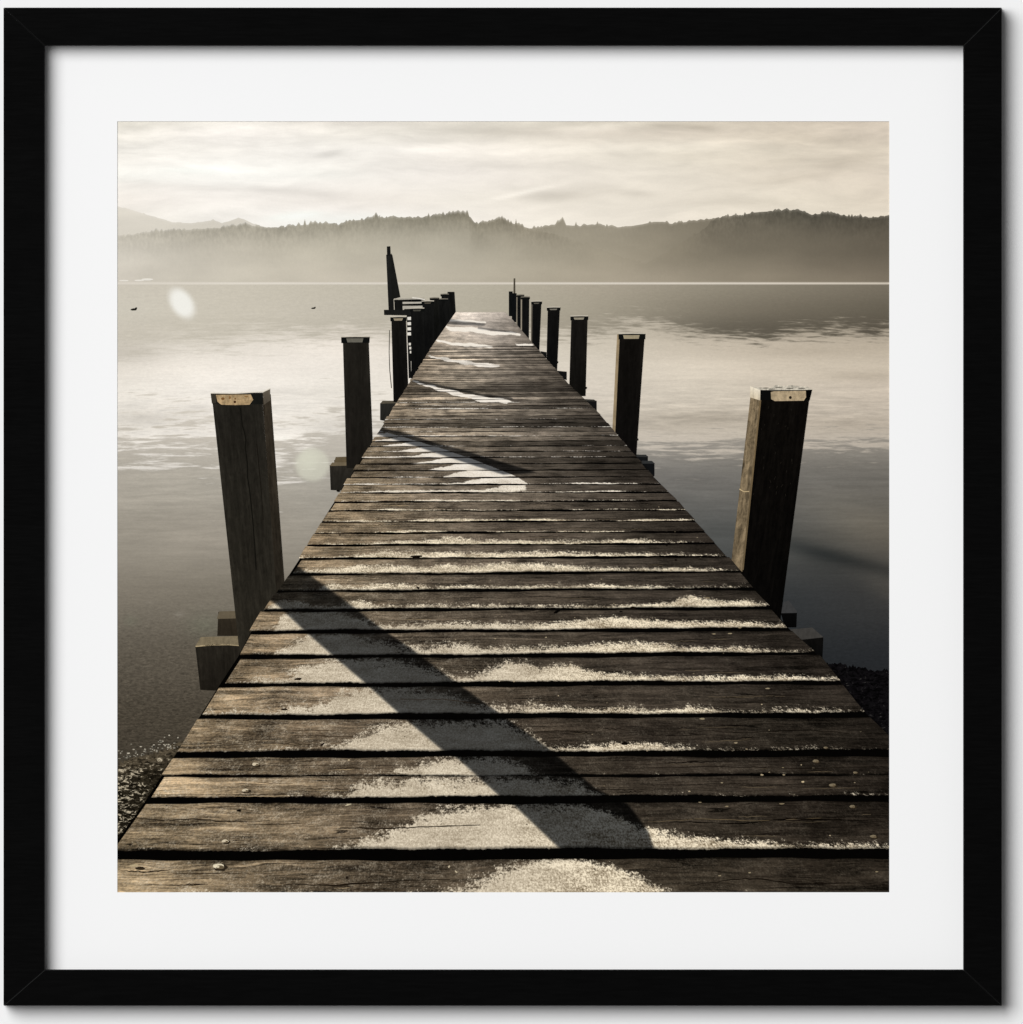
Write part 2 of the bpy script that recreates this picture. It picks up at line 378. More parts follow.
wc = np.interp(X, [117, 230, 340, 600, 700, 889], [56, 50, 54, 34, 26, 24])
B = B + (.05 * blob(X, Y, 150, 440, 34, 9) + .06 * blob(X, Y, 285, 438, 34, 9) + .06 * blob(X, Y, 225, 450, 30, 16) - .08 * blob(X, Y, 145, 418, 35, 7) - .05 * blob(X, Y, 200, 410, 25, 5))[..., None]
B = B - (.06 * blob(X, Y, 128, 352, 36, 14) - .035 * blob(X, Y, 210, 372, 70, 14) - .03 * blob(X, Y, 330, 350, 50, 10) + .035 * blob(X, Y, 300, 392, 60, 6) + .03 * blob(X, Y, 800, 352, 60, 6) - .03 * blob(X, Y, 700, 370, 60, 10))[..., None]
B = B - (.07 * blob(X, Y, 700, 418, 70, 8) + .05 * blob(X, Y, 860, 376, 40, 5) + .05 * blob(X, Y, 850, 425, 60, 8) + .04 * blob(X, Y, 330, 425, 30, 8) + .04 * blob(X, Y, 660, 428, 60, 4))[..., None]
warm = np.array([.085, .075, .055])
C = C * (1 - .09 * sstep(540, 640, Y) * sstep(520, 300, X))[..., None]
C = C + .62 * warm * (blob(X, Y, 866, 524, 46, 20, .2) + .75 * blob(X, Y, 889, 590, 26, 12, .45) + .3 * blob(X, Y, 830, 500, 40, 14))[..., None]
C = C - np.array([.05, .045, .04]) * (1.9 * blob(X, Y, 838, 557, 74, 7.5, .25) + .6 * blob(X, Y, 860, 503, 50, 4, .1) + .8 * blob(X, Y, 825, 560, 40, 18, .3))[..., None]
C = C + np.array([.006, .02, .012]) * (blob(X, Y, 205, 626, 18, 12) + .8 * blob(X, Y, 130, 621, 7, 5))[..., None]
C = C + .10 * (blob(X, Y, 179, 614, 4, 1.6) + .5 * blob(X, Y, 150, 602, 3, 1.2))[..., None]
root_y = np.sqrt(Y - 268)
fl = .93 * sstep(-2.2, 2.2, poly_sd(X, Y, [(181 + 12.5*math.cos(t)*math.cos(.95) - 18*0 - 19*math.sin(t)*0 + 0, 303) for t in (0,)] * 3)) * 0
e1 = lambda x, y, a, b, r: np.hypot(((X-x)*math.cos(r) + (Y-y)*math.sin(r))/a, (-(X-x)*math.sin(r) + (Y-y)*math.cos(r))/b)
fl = np.maximum(.86 * sstep(1.18, .55, e1(181.5, 303, 18.5, 12, .98)), (.55 + .2 * sstep(.9, .2, e1(308, 460, 17, 17, 0))) * sstep(1.14, .8, e1(312, 464.5, 17.5, 17, 0)))
colf = np.where((X < 240)[..., None], np.array(c8(247, 246, 240)), np.array(c8(222, 222, 203)))
s = Sheet()
s.grid(X, Y, col_a=A.clip(0, 1), col_b=B.clip(0, 1), col_c=C.clip(0, 1), col_f=colf, fl=fl,
       tb=(Y - yb) / wb, ab=np.interp(X, [117, 300, 640, 889], [.45, .7, .95, 1.1]),
       tc=(Y - yc) / wc, ac=np.interp(X, [117, 300, 400, 640, 889], [1.5, 1.5, 1.2, 1.3, 1.3]),
       wav=(.018 + .065 * sstep(370, 420, Y) * sstep(660, 480, Y) + .05 * blob(X, Y, 800, 415, 200, 40) + .05 * blob(X, Y, 170, 425, 120, 30)) * np.interp(Y, [284, 335, 380], [.35, .8, 1]),
       bed=1.15 * sstep(560, 720, Y) * sstep(520, 180, X) + .12 + .25 * sstep(540, 660, Y) * sstep(600, 700, X),
       vecw=np.stack([(X - 480) / root_y, 2 * root_y, 0 * X], -1))
s.build('printed_lake', LAKE, PRINT, 5)

# plain ink for small flat things
def plain(name, n=.25, k1=(.25, .25, 1)):
    k = NT(name); pos = k.attr('pos', 'Vector')
    f = k.math('MULTIPLY_ADD', k.math('SUBTRACT', k.noise(pos, k1, 4, .6), .5), n * 2, 1)
    return k.ink(k.gain(k.attr('col', 'Color'), f), .012)
INK = plain('printed_small_ink', .18)
SHORE = plain('printed_shoreline_ink', .02, (.02, .3, 1))
X, Y = np.meshgrid(np.linspace(X0, X1, 130), [281.4, 282.8, 283.5, 284.9])
Cs = col1([117, 180, 240, 340, 460, 600, 760, 889], [(219,212,200),(222,215,203),(226,219,207),(222,215,203),(217,209,196),(220,212,199),(218,209,195),(208,198,182)])(X[0])
CC = np.stack([Ts(X[0]), Cs, Cs, fA(X[:1], X[:1]*0 + 285)[0]], 0)
s = Sheet(); s.grid(X, Y, col=CC)
for q, (x, y, a, b) in enumerate(((147, 279.2, 6, 1.1), (139, 280.2, 5, .8), (123.5, 280.4, 5, .7))):
    s.poly([(x + a*math.cos(t), y + b*math.sin(t)) for t in np.linspace(0, 6.28, 15)[:-1]], .2 + .2*q, col=c8(232, 227, 217))
s.build('printed_shoreline', SHORE, PRINT, 6)['label'] = 'thin bright line of the far shore'

def bird(x, y, k):
    s = Sheet()
    pts = [(-3.2,.4),(-2.2,-.5),(-.6,-.9),(.6,-.9),(1.2,-1.5),(2,-1.9),(2.7,-1.5),(3.1,-1.1),(2.6,-.8),(2.4,.2),(1.6,.9),(-1.6,1.0)]
    s.poly([(x + a*k, y + b*k) for a, b in pts], col=c8(42, 40, 36))
    s.build('printed_duck', INK, PRINT, 7)['label'] = 'small dark duck swimming on the pale water'
bird(133.6, 309.2, 1.15); bird(313.3, 308, .8)

# ------------------------------------------------------------------ print: stones at the near shore
k = NT('printed_stone_ink')
pos = k.attr('pos', 'Vector')
wpos = k.vadd(pos, k.vmul(k.noise(pos, (.16, .3, 1), 2, .5, out='Color'), (7, 5, 0)))
d1 = k.voro(wpos, (.11, .2, 1)); cv = k.voro(wpos, (.11, .2, 1), 'Color')
nn = k.noise(wpos, (.16, .36, 1), 4, .62, 1.2)
hi = k.ramp(k.math('ADD', nn, k.math('MULTIPLY', k.attr('lit'), .16)), .655, .725)
lo = k.mix(k.ramp(k.math('ADD', k.math('MULTIPLY', nn, 1.0), k.math('MULTIPLY', d1, .12)), .36, .66), k.gain(k.attr('col', 'Color'), .55), k.gain(k.attr('col', 'Color'), 1.45))
STONE = k.ink(k.mix(hi, lo, k.attr('col_h', 'Color')), .02)
s = Sheet()
xx = np.linspace(X0, 182, 66); up = np.interp(xx, [117, 128, 140, 150, 165, 182], [765, 759, 756, 754.5, 749, 740]) + rng.normal(0, 1.3, 66)
rows = np.linspace(0, 1, 50)[:, None]; X = np.tile(xx, (50, 1)); Y = up + (850 - up) * rows
s.grid(X, Y, col=(np.array(c8(66, 59, 48)) + (np.array(c8(38, 34, 27)) - np.array(c8(66, 59, 48))) * sstep(2, 26, Y - up)[..., None]), col_h=np.tile(c8(188, 176, 152), (50*66, 1)), lit=np.clip(.9 - (X-117)/90, 0, 1) * sstep(-2, 10, Y - up))
for _ in range(60):
    x, y = rng.uniform(117.5, 178), 0; y = np.interp(x, [117, 182], [752, 738]) - abs(rng.normal(0, 7)) + 9
    a, b = rng.uniform(.6, 1.7), rng.uniform(.4, .9)
    s.poly([(max(X0, x + a*math.cos(t)), y + b*math.sin(t)) for t in np.linspace(0, 6.28, 9)[:-1]], .5, col=np.array(c8(205,196,176)) / 1.6, col_h=c8(205, 196, 176), lit=.2)
o = s.build('printed_stones', STONE, PRINT, 8); o['label'] = 'glittering wet pebbles at the water\'s edge beside the jetty'; o['kind'] = 'stuff'
s = Sheet()
xx = np.linspace(818, X1, 60); up = np.interp(xx, [818, 828, 840, 852, 866, 880, 890], [663, 664, 663.5, 666.5, 668.5, 670.5, 671]) + rng.normal(0, 1.1, 60)
X = np.tile(xx, (50, 1)); Y = up + (760 - up) * rows
s.grid(X, Y, col=np.tile(c8(17, 16, 17), (3000, 1)), col_h=np.tile(c8(74, 72, 68), (3000, 1)), lit=.10 + 0*X)
o = s.build('printed_stones', STONE, PRINT, 8); o['label'] = 'dark wet stones on the shaded side of the jetty'; o['kind'] = 'stuff'

# ------------------------------------------------------------------ print: beams and posts
k = NT('printed_post_ink')
pos = k.attr('pos', 'Vector'); w = k.attr('vecp', 'Vector')
g1 = k.noise(w, (.30, .03, 1), 5, .6, .5); g2 = k.noise(w, (.8, .22, 1), 4, .7, .6); g3 = k.noise(w, (.14, .08, 1), 5, .7, .8)
f = k.math('ADD', k.math('MULTIPLY', k.math('SUBTRACT', g1, .5), 1.1), k.math('ADD', k.math('MULTIPLY', k.math('SUBTRACT', g2, .5), .5), k.math('MULTIPLY', k.math('SUBTRACT', g3, .5), .8)))
f = k.math('MULTIPLY_ADD', f, k.math('MULTIPLY', k.attr('amp'), .85), 1)
POST = k.ink(k.gain(k.attr('col', 'Color'), f), .022)

def face(s, tl, tr, br, bl, ctop, cbot=None, amp=.8, seed=0.0, dz=0.0, nx=6, ny=16, edge=0.0):
    """A four-cornered patch with grain running from its top edge to its bottom edge."""
    a = np.linspace(0, 1, nx)[None, :]; b = np.linspace(0, 1, ny)[:, None]
    P = lambda i: (tl[i]*(1-a) + tr[i]*a) * (1-b) + (bl[i]*(1-a) + br[i]*a) * b
    X, Y = P(0), P(1); c0 = np.asarray(ctop, float) / 255; c1_ = np.asarray(cbot if cbot is not None else ctop, float) / 255
    Cc = c0 + (c1_ - c0) * (b + 0*a)[..., None]
    if edge: Cc = Cc * (1 + edge * (np.abs(2*a - 1) ** 3 + 0*b))[..., None]
    wd = math.hypot(tr[0]-tl[0], tr[1]-tl[1])
    s.grid(X, Y, col=Cc, amp=amp + 0*X, vecp=np.stack([a*wd + 0*b + seed*37.7, Y, seed*5.3 + 0*X], -1))
    if dz: s.A[-1][1]['_z'][:] = dz
def patch(s, pts, c, amp=.15, dz=.4, seed=0.):
    p = np.asarray(pts, float)
    s.poly(p, dz, col=c8(*c), amp=amp); s.A[-1][1]['vecp'] = np.stack([p[:, 0]+seed*13, p[:, 1]*4, 0*p[:, 0]+seed], -1)
def line(s, pts, w0, w1, c, dz=.5, amp=.2):
    p = np.asarray(pts, float); n = len(p); w = np.linspace(w0, w1, n)
    d = np.gradient(p, axis=0); nrm = np.stack([-d[:, 1], d[:, 0]], 1) / np.linalg.norm(d, axis=1)[:, None]
    L, R = p + nrm * w[:, None]/2, p - nrm * w[:, None]/2
    for i in range(n-1): patch(s, [L[i], L[i+1], R[i+1], R[i]], c, amp, dz)

DK = (24, 24, 23)
# cross beams under the deck
s = Sheet(); face(s, (218,612),(240,611),(246,636),(217,636), (56,50,41),(46,41,34), .6, 1.)
patch(s, [(216.5,619),(219,611.5),(236,611),(236,618.5)], (102,92,75), .25)
s.build('printed_beam', POST, PRINT, 9)['label'] = 'beam end just behind the near left post'
s = Sheet(); face(s, (195,646),(243,645),(243,692),(200,690), (40,37,32),(34,31,27), .8, 2., edge=.1)
patch(s, [(195,646.3),(200.5,637.2),(241,636),(246,640),(240,645.5),(222,644.6),(205,646)], (124,112,90), .5)
line(s, [(195.3,646.5),(212,645),(228,644.8),(240,645.8)], 1.2, .8, (176,158,124)); s.build('printed_beam', POST, PRINT, 10)['label'] = 'square beam end sticking out at the lower left of the deck'
s = Sheet(); face(s, (334,460),(352,460),(352,468),(334,466), (70,60,46),(52,46,38), .5, 3.); patch(s, [(334,462.5),(335.5,457),(349,456.5),(352,462)], (98,86,66), .2)
s.build('printed_beam', POST, PRINT, 9)
s = Sheet(); face(s, (329.5,465),(362,465),(350,491),(330.5,490), (48,45,40),(40,38,34), .6, 4.); patch(s, [(329.5,466),(332,462.4),(357,462),(356,465.4)], (112,100,80), .25)
s.build('printed_beam', POST, PRINT, 10)['label'] = 'beam end beside the second left post'
s = Sheet(); face(s, (380,403),(398,403),(386,421),(380,420), (46,45,42),(40,39,36), .5, 5.); patch(s, [(380,403.6),(382.5,400.6),(398,400.6),(398,403)], (88,82,70), .2)
s.build('printed_beam', POST, PRINT, 9)
s = Sheet(); face(s, (781,613),(797.2,612.5),(796.6,627.5),(785,627.5), (17,17,17),(14,14,14), .5, 6.); patch(s, [(781,613.3),(784,602),(789,600.5),(797.4,611.5),(797,613)], (62,62,62), .3)
s.build('printed_beam', POST, PRINT, 9)['label'] = 'dark beam end behind the near right post'
s = Sheet(); face(s, (800,639),(823.6,637.2),(822.6,660),(806,660), (22,21,20),(16,16,16), .6, 7.); patch(s, [(790,629.5),(812.5,627.6),(823.8,637.4),(800,640)], (66,64,61), .4)
s.build('printed_beam', POST, PRINT, 10)['label'] = 'dark beam end sticking out at the lower right of the deck'
s = Sheet(); face(s, (634,456),(648,456),(648,466),(640,466), (26,27,28),None, .4, 8.); patch(s, [(634,456.6),(635,454.4),(646,454.6),(648.4,457)], (54,54,53), .2); s.build('printed_beam', POST, PRINT, 9)
s = Sheet(); face(s, (640,463),(654.6,463),(654.6,476),(646,476), (24,25,26),None, .4, 9.); patch(s, [(640,463.6),(642,460.6),(652,460.8),(655,463.6)], (52,53,53), .2); s.build('printed_beam', POST, PRINT, 10)
s = Sheet(); face(s, (584,400),(596.8,400.6),(596.8,411),(588,409), (28,28,28),None, .4, 10.); patch(s, [(584,401),(585,399),(594,399.4),(597,401.2)], (60,58,54), .2); s.build('printed_beam', POST, PRINT, 9)
s = Sheet(); face(s, (556,370.5),(566.8,371.5),(566.8,380),(560,378), (26,26,26),None, .4, 11.); s.build('printed_beam', POST, PRINT, 9)
s = Sheet(); face(s, (540.5,351),(546.5,352),(546.5,358),(542,356), (30,30,29),None, .4, 12.); s.build('printed_beam', POST, PRINT, 9)

# ---- boat-lift frame at the far left: tall tapered mast, rails, rungs
s = Sheet()
face(s, (386.0,254.5),(391.8,253.8),(394,313),(388.6,313), (38,38,36),(30,30,29), .5, 20.)
face(s, (391.0,253),(392.3,255),(400.3,297),(392,299), (34,34,32),(32,32,30), .4, 21., dz=.2)
face(s, (386.7,246.2),(390.2,246),(390.6,255.5),(386.9,255.5), (30,30,29),None, .4, 22., dz=.3)
s.build('printed_mast', POST, PRINT, 9)['label'] = 'tall tapered timber rising beside the far end of the jetty'
s = Sheet()
for y0_, y1_, xa, xb, c in ((297.8,299.2,395,424,(172,166,153)),(299.2,301.6,394,425,DK),(301.6,303.4,402,424,(184,178,165)),(303.4,305.6,400,424,DK),(305.6,308.4,402,424,(180,174,161)),(308.4,309.8,404,424,DK)):
    patch(s, [(xa,y0_+.5),(xb,y0_-.2),(xb,y1_),(xa,y1_)], c, .15, dz=.1*y0_-29)
face(s, (394.2,299.4),(402.4,299.8),(402.6,313),(394.6,313), (28,28,27),None, .5, 23., dz=2.2)
line(s, [(412,297.4),(419,298.2),(425,299.6)], 1.2, 1.2, (222,216,205), 2.4)
s.build('printed_railing', POST, PRINT, 10)['label'] = 'low railing of light topped boards behind the posts'
s = Sheet()
face(s, (383.8,309.6),(412,309.6),(412,315.2),(384,314.8), (34,34,33),None, .4, 24.)
s.build('printed_rail_beam', POST, PRINT, 14)['label'] = 'horizontal beam across the top of a far left post'
s = Sheet()
face(s, (406.6,315),(411.6,315),(413.5,378),(408.6,378), (26,26,25),None, .4, 25.)
for i, y in enumerate((318.4, 323.6, 328.8, 333.8)): patch(s, [(407.2,y-1.5),(410.8,y-1.8),(411,y+1.4),(407.4,y+1.5)], (226,221,210), .1)
for i, (x, y) in enumerate(((409.6,344),(410.2,348),(410.8,352))): patch(s, [(x-1.1,y-1.2),(x+1.1,y-1.4),(x+1.2,y+1.2),(x-1,y+1.2)], (224,218,206), .1)
line(s, [(411.2,361),(411.6,371)], .9, 1.1, (205,199,187))
line(s, [(389.4,330),(389.0,352),(389.6,370),(391.4,388)], .7, .8, (70,66,58))
s.build('printed_ladder', POST, PRINT, 10)['label'] = 'dark ladder with pale gaps between its rungs'

def post(name_label, x0, x1, top, xb0, xb1, bot, cap=0.0, c0=(30,30,28), c1_=None, tag=None, layer=12, seed=0., amp=.7, over=1.0, side=None):
    s = Sheet()
    face(s, (x0, top), (x1, top), (xb1, bot), (xb0, bot), c0, c1_, amp, seed, edge=.12)
    if side is not None:                                   # a lit left face
        sx0, sb0, cs = side
        face(s, (sx0, top), (x0 + .3, top), (xb0 + .3, bot), (sb0, bot), cs, None, .5, seed + .5, dz=.2)
    if cap:
        face(s, (x0-over, top-.4), (x1+over*.7, top-.6), (x1+over*.5, top+cap), (x0-over*.9, top+cap+.3), (24,25,24), None, .3, seed+.7, dz=.3, ny=4)
        a, b = x0 + (x1-x0)*.14, x0 + (x1-x0)*.80
        if tag: patch(s, [(a, top+.8), (b, top+.7), (b-1, top+cap-.4), (a+1, top+cap-.3)], tag, .3, dz=.6, seed=seed)
        line(s, [(x0-over, top-.7), ((x0+x1)/2, top-1.0), (x1+over*.6, top-.9)], .9, .9, (196,188,172) if cap > 2 else (120,114,102), .7)
    o = s.build('printed_post', POST, PRINT, layer)
    if name_label: o['label'] = name_label
    return o
# left row, far to near
post(None, 447.4,454.4,291.6,447.4,456.6,326, 0, (26,26,25), layer=11, seed=1)
post(None, 441.4,448.2,294.8,441.4,451,340, 1, (28,28,27), (20,20,20), layer=12, seed=2, tag=None)
post(None, 437.6,447.4,299.6,437.6,449,350, 1.2, (27,27,26), (20,20,20), layer=13, seed=3)
post(None, 430.6,438.4,298.6,430.6,441,360, 1, (28,28,26), (19,19,19), layer=14, seed=4)
post(None, 422.4,433.4,301.6,422.8,435,375, 2.2, (28,28,27), (19,19,19), (96,90,78), layer=15, seed=5)
post('thick dark post whose top stands below its neighbours, behind the ladder', 410.8,423.6,308.8,411.4,425.4,392, 2.6, (27,27,26), (18,18,18), (78,76,68), layer=16, seed=6)
post('dark post with a rail lying across its top', 391.2,405.8,317.4,393.4,408.6,402, 3.4, (28,27,25), (22,21,20), (150,138,116), layer=15, seed=7)
post('second post of the left row, grey cap tag', 342.6,368.4,337.4,346.4,373.6,468, 5.2, (38,36,32), (32,30,27), (104,101,91), layer=16, seed=8, amp=.6, over=1.6)
s = Sheet()                                                # near left post
face(s, (212.2,402),(262.4,403),(281.0,660),(240,660), (38,36,32),(45,42,36), .8, 31., nx=14, ny=40, edge=.10)
face(s, (262.2,398),(270.4,394),(289.6,655),(280.8,660), (55,49,41),(39,36,31), .8, 32., dz=.2, nx=6, ny=40)
for cx_, w_ in ((236.2, 1.5),):
    line(s, [(240.2,408),(242.0,425),(244.2,432),(245.6,440),(245.0,447),(247,462),(247.5,478),(250.0,495),(252.5,520),(254.5,545),(256,570)], 1.0, 1.1, (25,24,21), .5)
    line(s, [(256.6,444),(258,460),(261,490),(263,520)], .8, .7, (30,27,23), .5)
face(s, (210.3,393.2),(262.8,392.6),(262.6,404.2),(211.6,403.4), (31,31,29),None, .4, 33., dz=.4, ny=5)
face(s, (210.3,393.2),(215.6,393.4),(216,402.8),(211.7,403.4), (62,58,50),None, .3, 34., dz=.6, ny=5)
face(s, (262.6,392.6),(269.8,388.9),(269.9,400.4),(263.6,404.8), (98,90,78),(84,77,67), .4, 35., dz=.6, ny=5)
patch(s, [(215.6,394.7),(224,394.6),(238,394.4),(250.6,394.4),(253,399.6),(249.4,404.6),(235,405),(221,404.6),(217.2,401.6)], (170,145,109), .8, dz=.8, seed=3)
for x, y, rx, ry, c in ((222.6,398.6,1.8,1.4,(122,88,54)),(229.5,397.4,1.1,1.6,(140,106,70)),(234.6,401.8,1.3,1.3,(70,46,30)),(246,396.4,2,.8,(140,108,70)),(234.9,398.6,.8,1,(116,84,54))):
    patch(s, [(x + rx*math.cos(t), y + ry*math.sin(t)) for t in np.linspace(0, 6.28, 11)[:-1]], c, .3, dz=1.0)
line(s, [(210.4,392.9),(235,393.2),(252,392.2),(263,391.6),(270,388.4)], 1.0, 1.0, (222,214,200), .9)
s.build('printed_post', POST, PRINT, 17)['label'] = 'near left post with a long crack and a tan tag under its cap'
# right row, far to near
s = Sheet(); face(s, (513.6,278.2),(515.2,278),(515.4,296),(513.4,296), (78,72,62),None, .3, 40.); s.build('printed_pole', POST, PRINT, 9)['label'] = 'thin pole above the far right posts'
post(None, 508.8,512.6,291.2,508.8,512.8,316, 0, (24,25,25), layer=11, seed=41)
post(None, 511.8,516.6,293,511.8,516.8,322, 0, (22,23,24), layer=12, seed=42)
post(None, 517.2,523.6,295.6,517.0,522.6,330, .9, (26,26,26), layer=13, seed=43, side=(516.4,516.2,(128,120,106)))
post(None, 521.8,529.2,297.6,521.6,528.8,342, 1.4, (24,24,24), layer=14, seed=44, tag=None, side=(520.8,520.6,(150,141,125)))
post(None, 532.2,541.4,301.8,531.6,539.2,352, 2.2, (25,25,24), (20,20,20), (96,92,82), layer=15, seed=45, side=(531.2,530.8,(96,90,80)))
post(None, 547.8,559.8,307.8,546.2,557.0,372, 2.4, (25,24,23), (19,19,19), (122,117,106), layer=16, seed=46)
post('third post of the right row, grey cap tag', 571.4,587.6,316.6,569.0,585.6,396, 3.2, (30,28,26), (24,23,21), (148,140,122), layer=17, seed=47)
for q in ([(585,386.4),(587.2,387),(586.6,388.8),(584.8,389)], [(636,437.6),(638.4,438.6),(638.6,440.2),(635.4,441)], [(557,361),(558.4,361.4),(558,363),(556.6,363)]):
    s = Sheet(); patch(s, q, (30,29,27)); s.build('printed_bolt', POST, PRINT, 18.5)
post('second post of the right row with a thin pale left edge', 619.6,644.8,334.2,613.8,636.2,458, 4.8, (25,23,21), (20,19,18), (156,144,118), layer=18, seed=48, side=(617.2,611.0,(150,132,104)), over=1.0)
s = Sheet()                                                # near right post
face(s, (760.2,398),(809.6,398),(779.5,628),(730,628), (22,20,18),(16,15,14), 1.0, 51., nx=12, ny=40, edge=-.1)
face(s, (750.6,397),(760.4,399),(742.4,572),(731.5,562), (128,112,88),(112,98,77), 1.7, 52., dz=.2, nx=8, ny=40)
face(s, (760.0,398),(761.6,398),(743.8,570),(742.2,570), (118,100,74),(104,90,68), .5, 53., dz=.4, nx=3, ny=30)
face(s, (760.4,389.8),(812.4,389.6),(809.6,400.4),(760.4,400.0), (20,20,19),None, .4, 54., dz=.6, ny=5)
face(s, (750.6,386.2),(760.6,389.8),(760.4,400.4),(750.2,397.2), (226,216,196),(204,190,164), .5, 55., dz=.8, ny=5)
patch(s, [(750.6,386.2),(757,386.9),(770,388),(776,384.9),(784,385.8),(792,385),(801,386.2),(808,386.6),(812.5,389.5),(800,390.0),(776,390.0),(760.8,389.9)], (196,188,172), .9, dz=.7, seed=6)
for x, y, rx in ((766,387.9,3),(779,387.2,4),(790,388.3,4),(802,388.2,4),(772,389,3)):
    patch(s, [(x + rx*math.cos(t), y + .5*math.sin(t)) for t in np.linspace(0, 6.28, 9)[:-1]], (92,88,80), .3, dz=.9)
patch(s, [(771,392),(774,391.2),(806,390.6),(806.4,397),(804,400.6),(775,401),(771.4,399)], (176,157,127), .6, dz=.8, seed=8)
patch(s, [(790.6 + 1.5*math.cos(t), 397.4 + 1.6*math.sin(t)) for t in np.linspace(0, 6.28, 11)[:-1]], (40,34,28), .2, dz=1.1)
patch(s, [(806.4,390),(812.4,389.6),(809.8,400.2),(806.6,398)], (14,14,14), .2, dz=1.0)
line(s, [(739.6,489),(744,491.6),(749.4,491.4)], 1.2, .8, (196,174,134), .6)
for i in range(26):                                         # dry scratches and frost specks on the dark face
    t = rng.uniform(0, .55); x = 763 + rng.uniform(2, 42) - 26*t; y = 404 + 170*t; l = rng.uniform(1.5, 5)
    line(s, [(x, y), (x - l*.12 + rng.normal(0, .8), y + l*.7)], .5, .4, (38,35,31), .6 + .01*i)
s.build('printed_post', POST, PRINT, 19)['label'] = 'near right post with a sunlit left face and frosty cap'

# ------------------------------------------------------------------ print: the deck
XL = lambda y: np.interp(y, [312, 330, 348.7, 370, 402, 445, 470, 512, 540, 560, 576, 592, 611, 633, 657, 686, 717, 754.5, 801, 840, 900],
                            [455.6, 443, 430, 417, 397.4, 370, 354, 327.5, 310, 298.5, 288, 276.5, 263.5, 250, 237.5, 218.5, 199, 175, 145, 117, 74])
XR = lambda y: np.interp(y, [312, 317.6, 340, 368.6, 382, 409, 450.6, 476, 498, 556, 582, 607, 628.5, 653.5, 679.5, 711, 735, 900],
                            [505, 511, 530, 555.5, 567, 595.5, 631.5, 653, 675, 726.5, 748.5, 771, 789, 816, 838.5, 863.5, 889, 1060])
VY, VX = 270.0, 476.0
# gap centre lines: (y at left edge, y at right edge)
gaps = [(312.0, 312.0)]
near = [(477.9,476.6),(485,484),(493,492.2),(502.2,500.8),(511,510.2),(522.2,521),(533.4,531.8),(545.4,543.6),(559,556.6),(574.8,571.8),(591.6,588.8),(610.6,608.2),(632.4,629.4),(657.4,653.8),(685.6,682.6),(717.4,715),(754.6,753.4),(776.4,775.2),(801,798.6),(856,853)]
inv = 1/(477.2-VY); far = []
n = 1
while True:
    y = VY + 1/(inv + .0001705*n)
    if y < 345: break
    far.append((y+.5, y-.4)); n += 1
far = far[::-1]
allg = far + near + [(930, 927)]
gw = lambda y: np.interp(y, [345, 400, 440, 480, 520, 560, 610, 660, 690, 720, 755, 775, 777, 800, 856], [.25, .45, .7, 1.2, 1.6, 2.0, 2.7, 3.9, 4.5, 5.2, 6.3, 6.3, 6.3, 6.9, 10.4])

WOOD = field([0, .15, .35, .6, .85, 1], [312, 330, 360, 420, 480, 540, 600, 660, 720, 800, 880], [
    [(206,192,172),(216,204,186),(212,200,182),(202,188,168),(190,176,156),(178,164,145)],
    [(165,152,132),(182,169,149),(186,173,154),(178,165,146),(150,137,118),(128,116,99)],
    [(124,110,89),(142,128,106),(142,129,108),(132,119,99),(108,96,79),(92,82,67)],
    [(122,107,84),(130,116,94),(126,113,92),(112,100,82),(90,80,65),(76,67,55)],
    [(124,108,82),(124,109,86),(116,103,84),(100,89,73),(76,67,55),(60,53,44)],
    [(140,121,93),(122,107,84),(106,94,77),(90,79,65),(69,61,50),(56,49,41)],
    [(138,119,91),(112,98,77),(92,81,66),(80,70,57),(65,57,47),(52,46,38)],
    [(140,121,92),(120,104,81),(90,79,63),(72,63,51),(61,53,44),(48,42,35)],
    [(146,126,95),(124,107,83),(88,76,60),(66,57,46),(57,50,40),(45,39,32)],
    [(154,134,102),(126,109,83),(86,74,58),(62,54,43),(54,46,37),(42,36,30)],
    [(150,131,99),(120,104,79),(88,76,59),(66,57,44),(58,50,39),(46,40,33)]])
SH1 = [(291,563),(300,568),(344,600),(382,629),(416,652.5),(453,680.6),(499.5,713.6),(546,746.6),(596,789),(628.5,804.5),(648.5,832),(654,849),(651,856),(566,856),(560,849),(511,802.5),(501,797.5),(457,758),(442,750),(400.5,715),(365,683),(333,656),(304,630.5),(278,606),(267,598),(240,600),(270,568)]
SH2 = [(380,427),(386,428.7),(406,433),(436,443),(464,450),(495,460),(526,469),(536,472.5),(520,474),(503,474.6),(479.5,467.4),(445,456),(409,444),(376,434)]
SH3 = [(414,379),(424,381),(445,386),(480,393.5),(512,397.4),(514,399.5),(490,397.5),(440,387.5),(410,381.5)]
SH4 = [(448,318.5),(462,321),(486,323.6),(484,325.6),(462,325),(446,323.6)]
SH5 = [(478,326.6),(500,329.6),(518,332),(516,333),(497,331.2),(478,328.8)]
FZ_UP = [(374,429),(378,430),(409,438.5),(445,449.5),(479.5,461.5),(503,471),(516,476),(527,483),(530,488)]
FZ_LOW = [(366,432),(374,436),(388,441.5),(404,449.5),(420,458.5),(436,467.5),(452,476),(474,485),(489,491),(514,492.3),(530,491)]
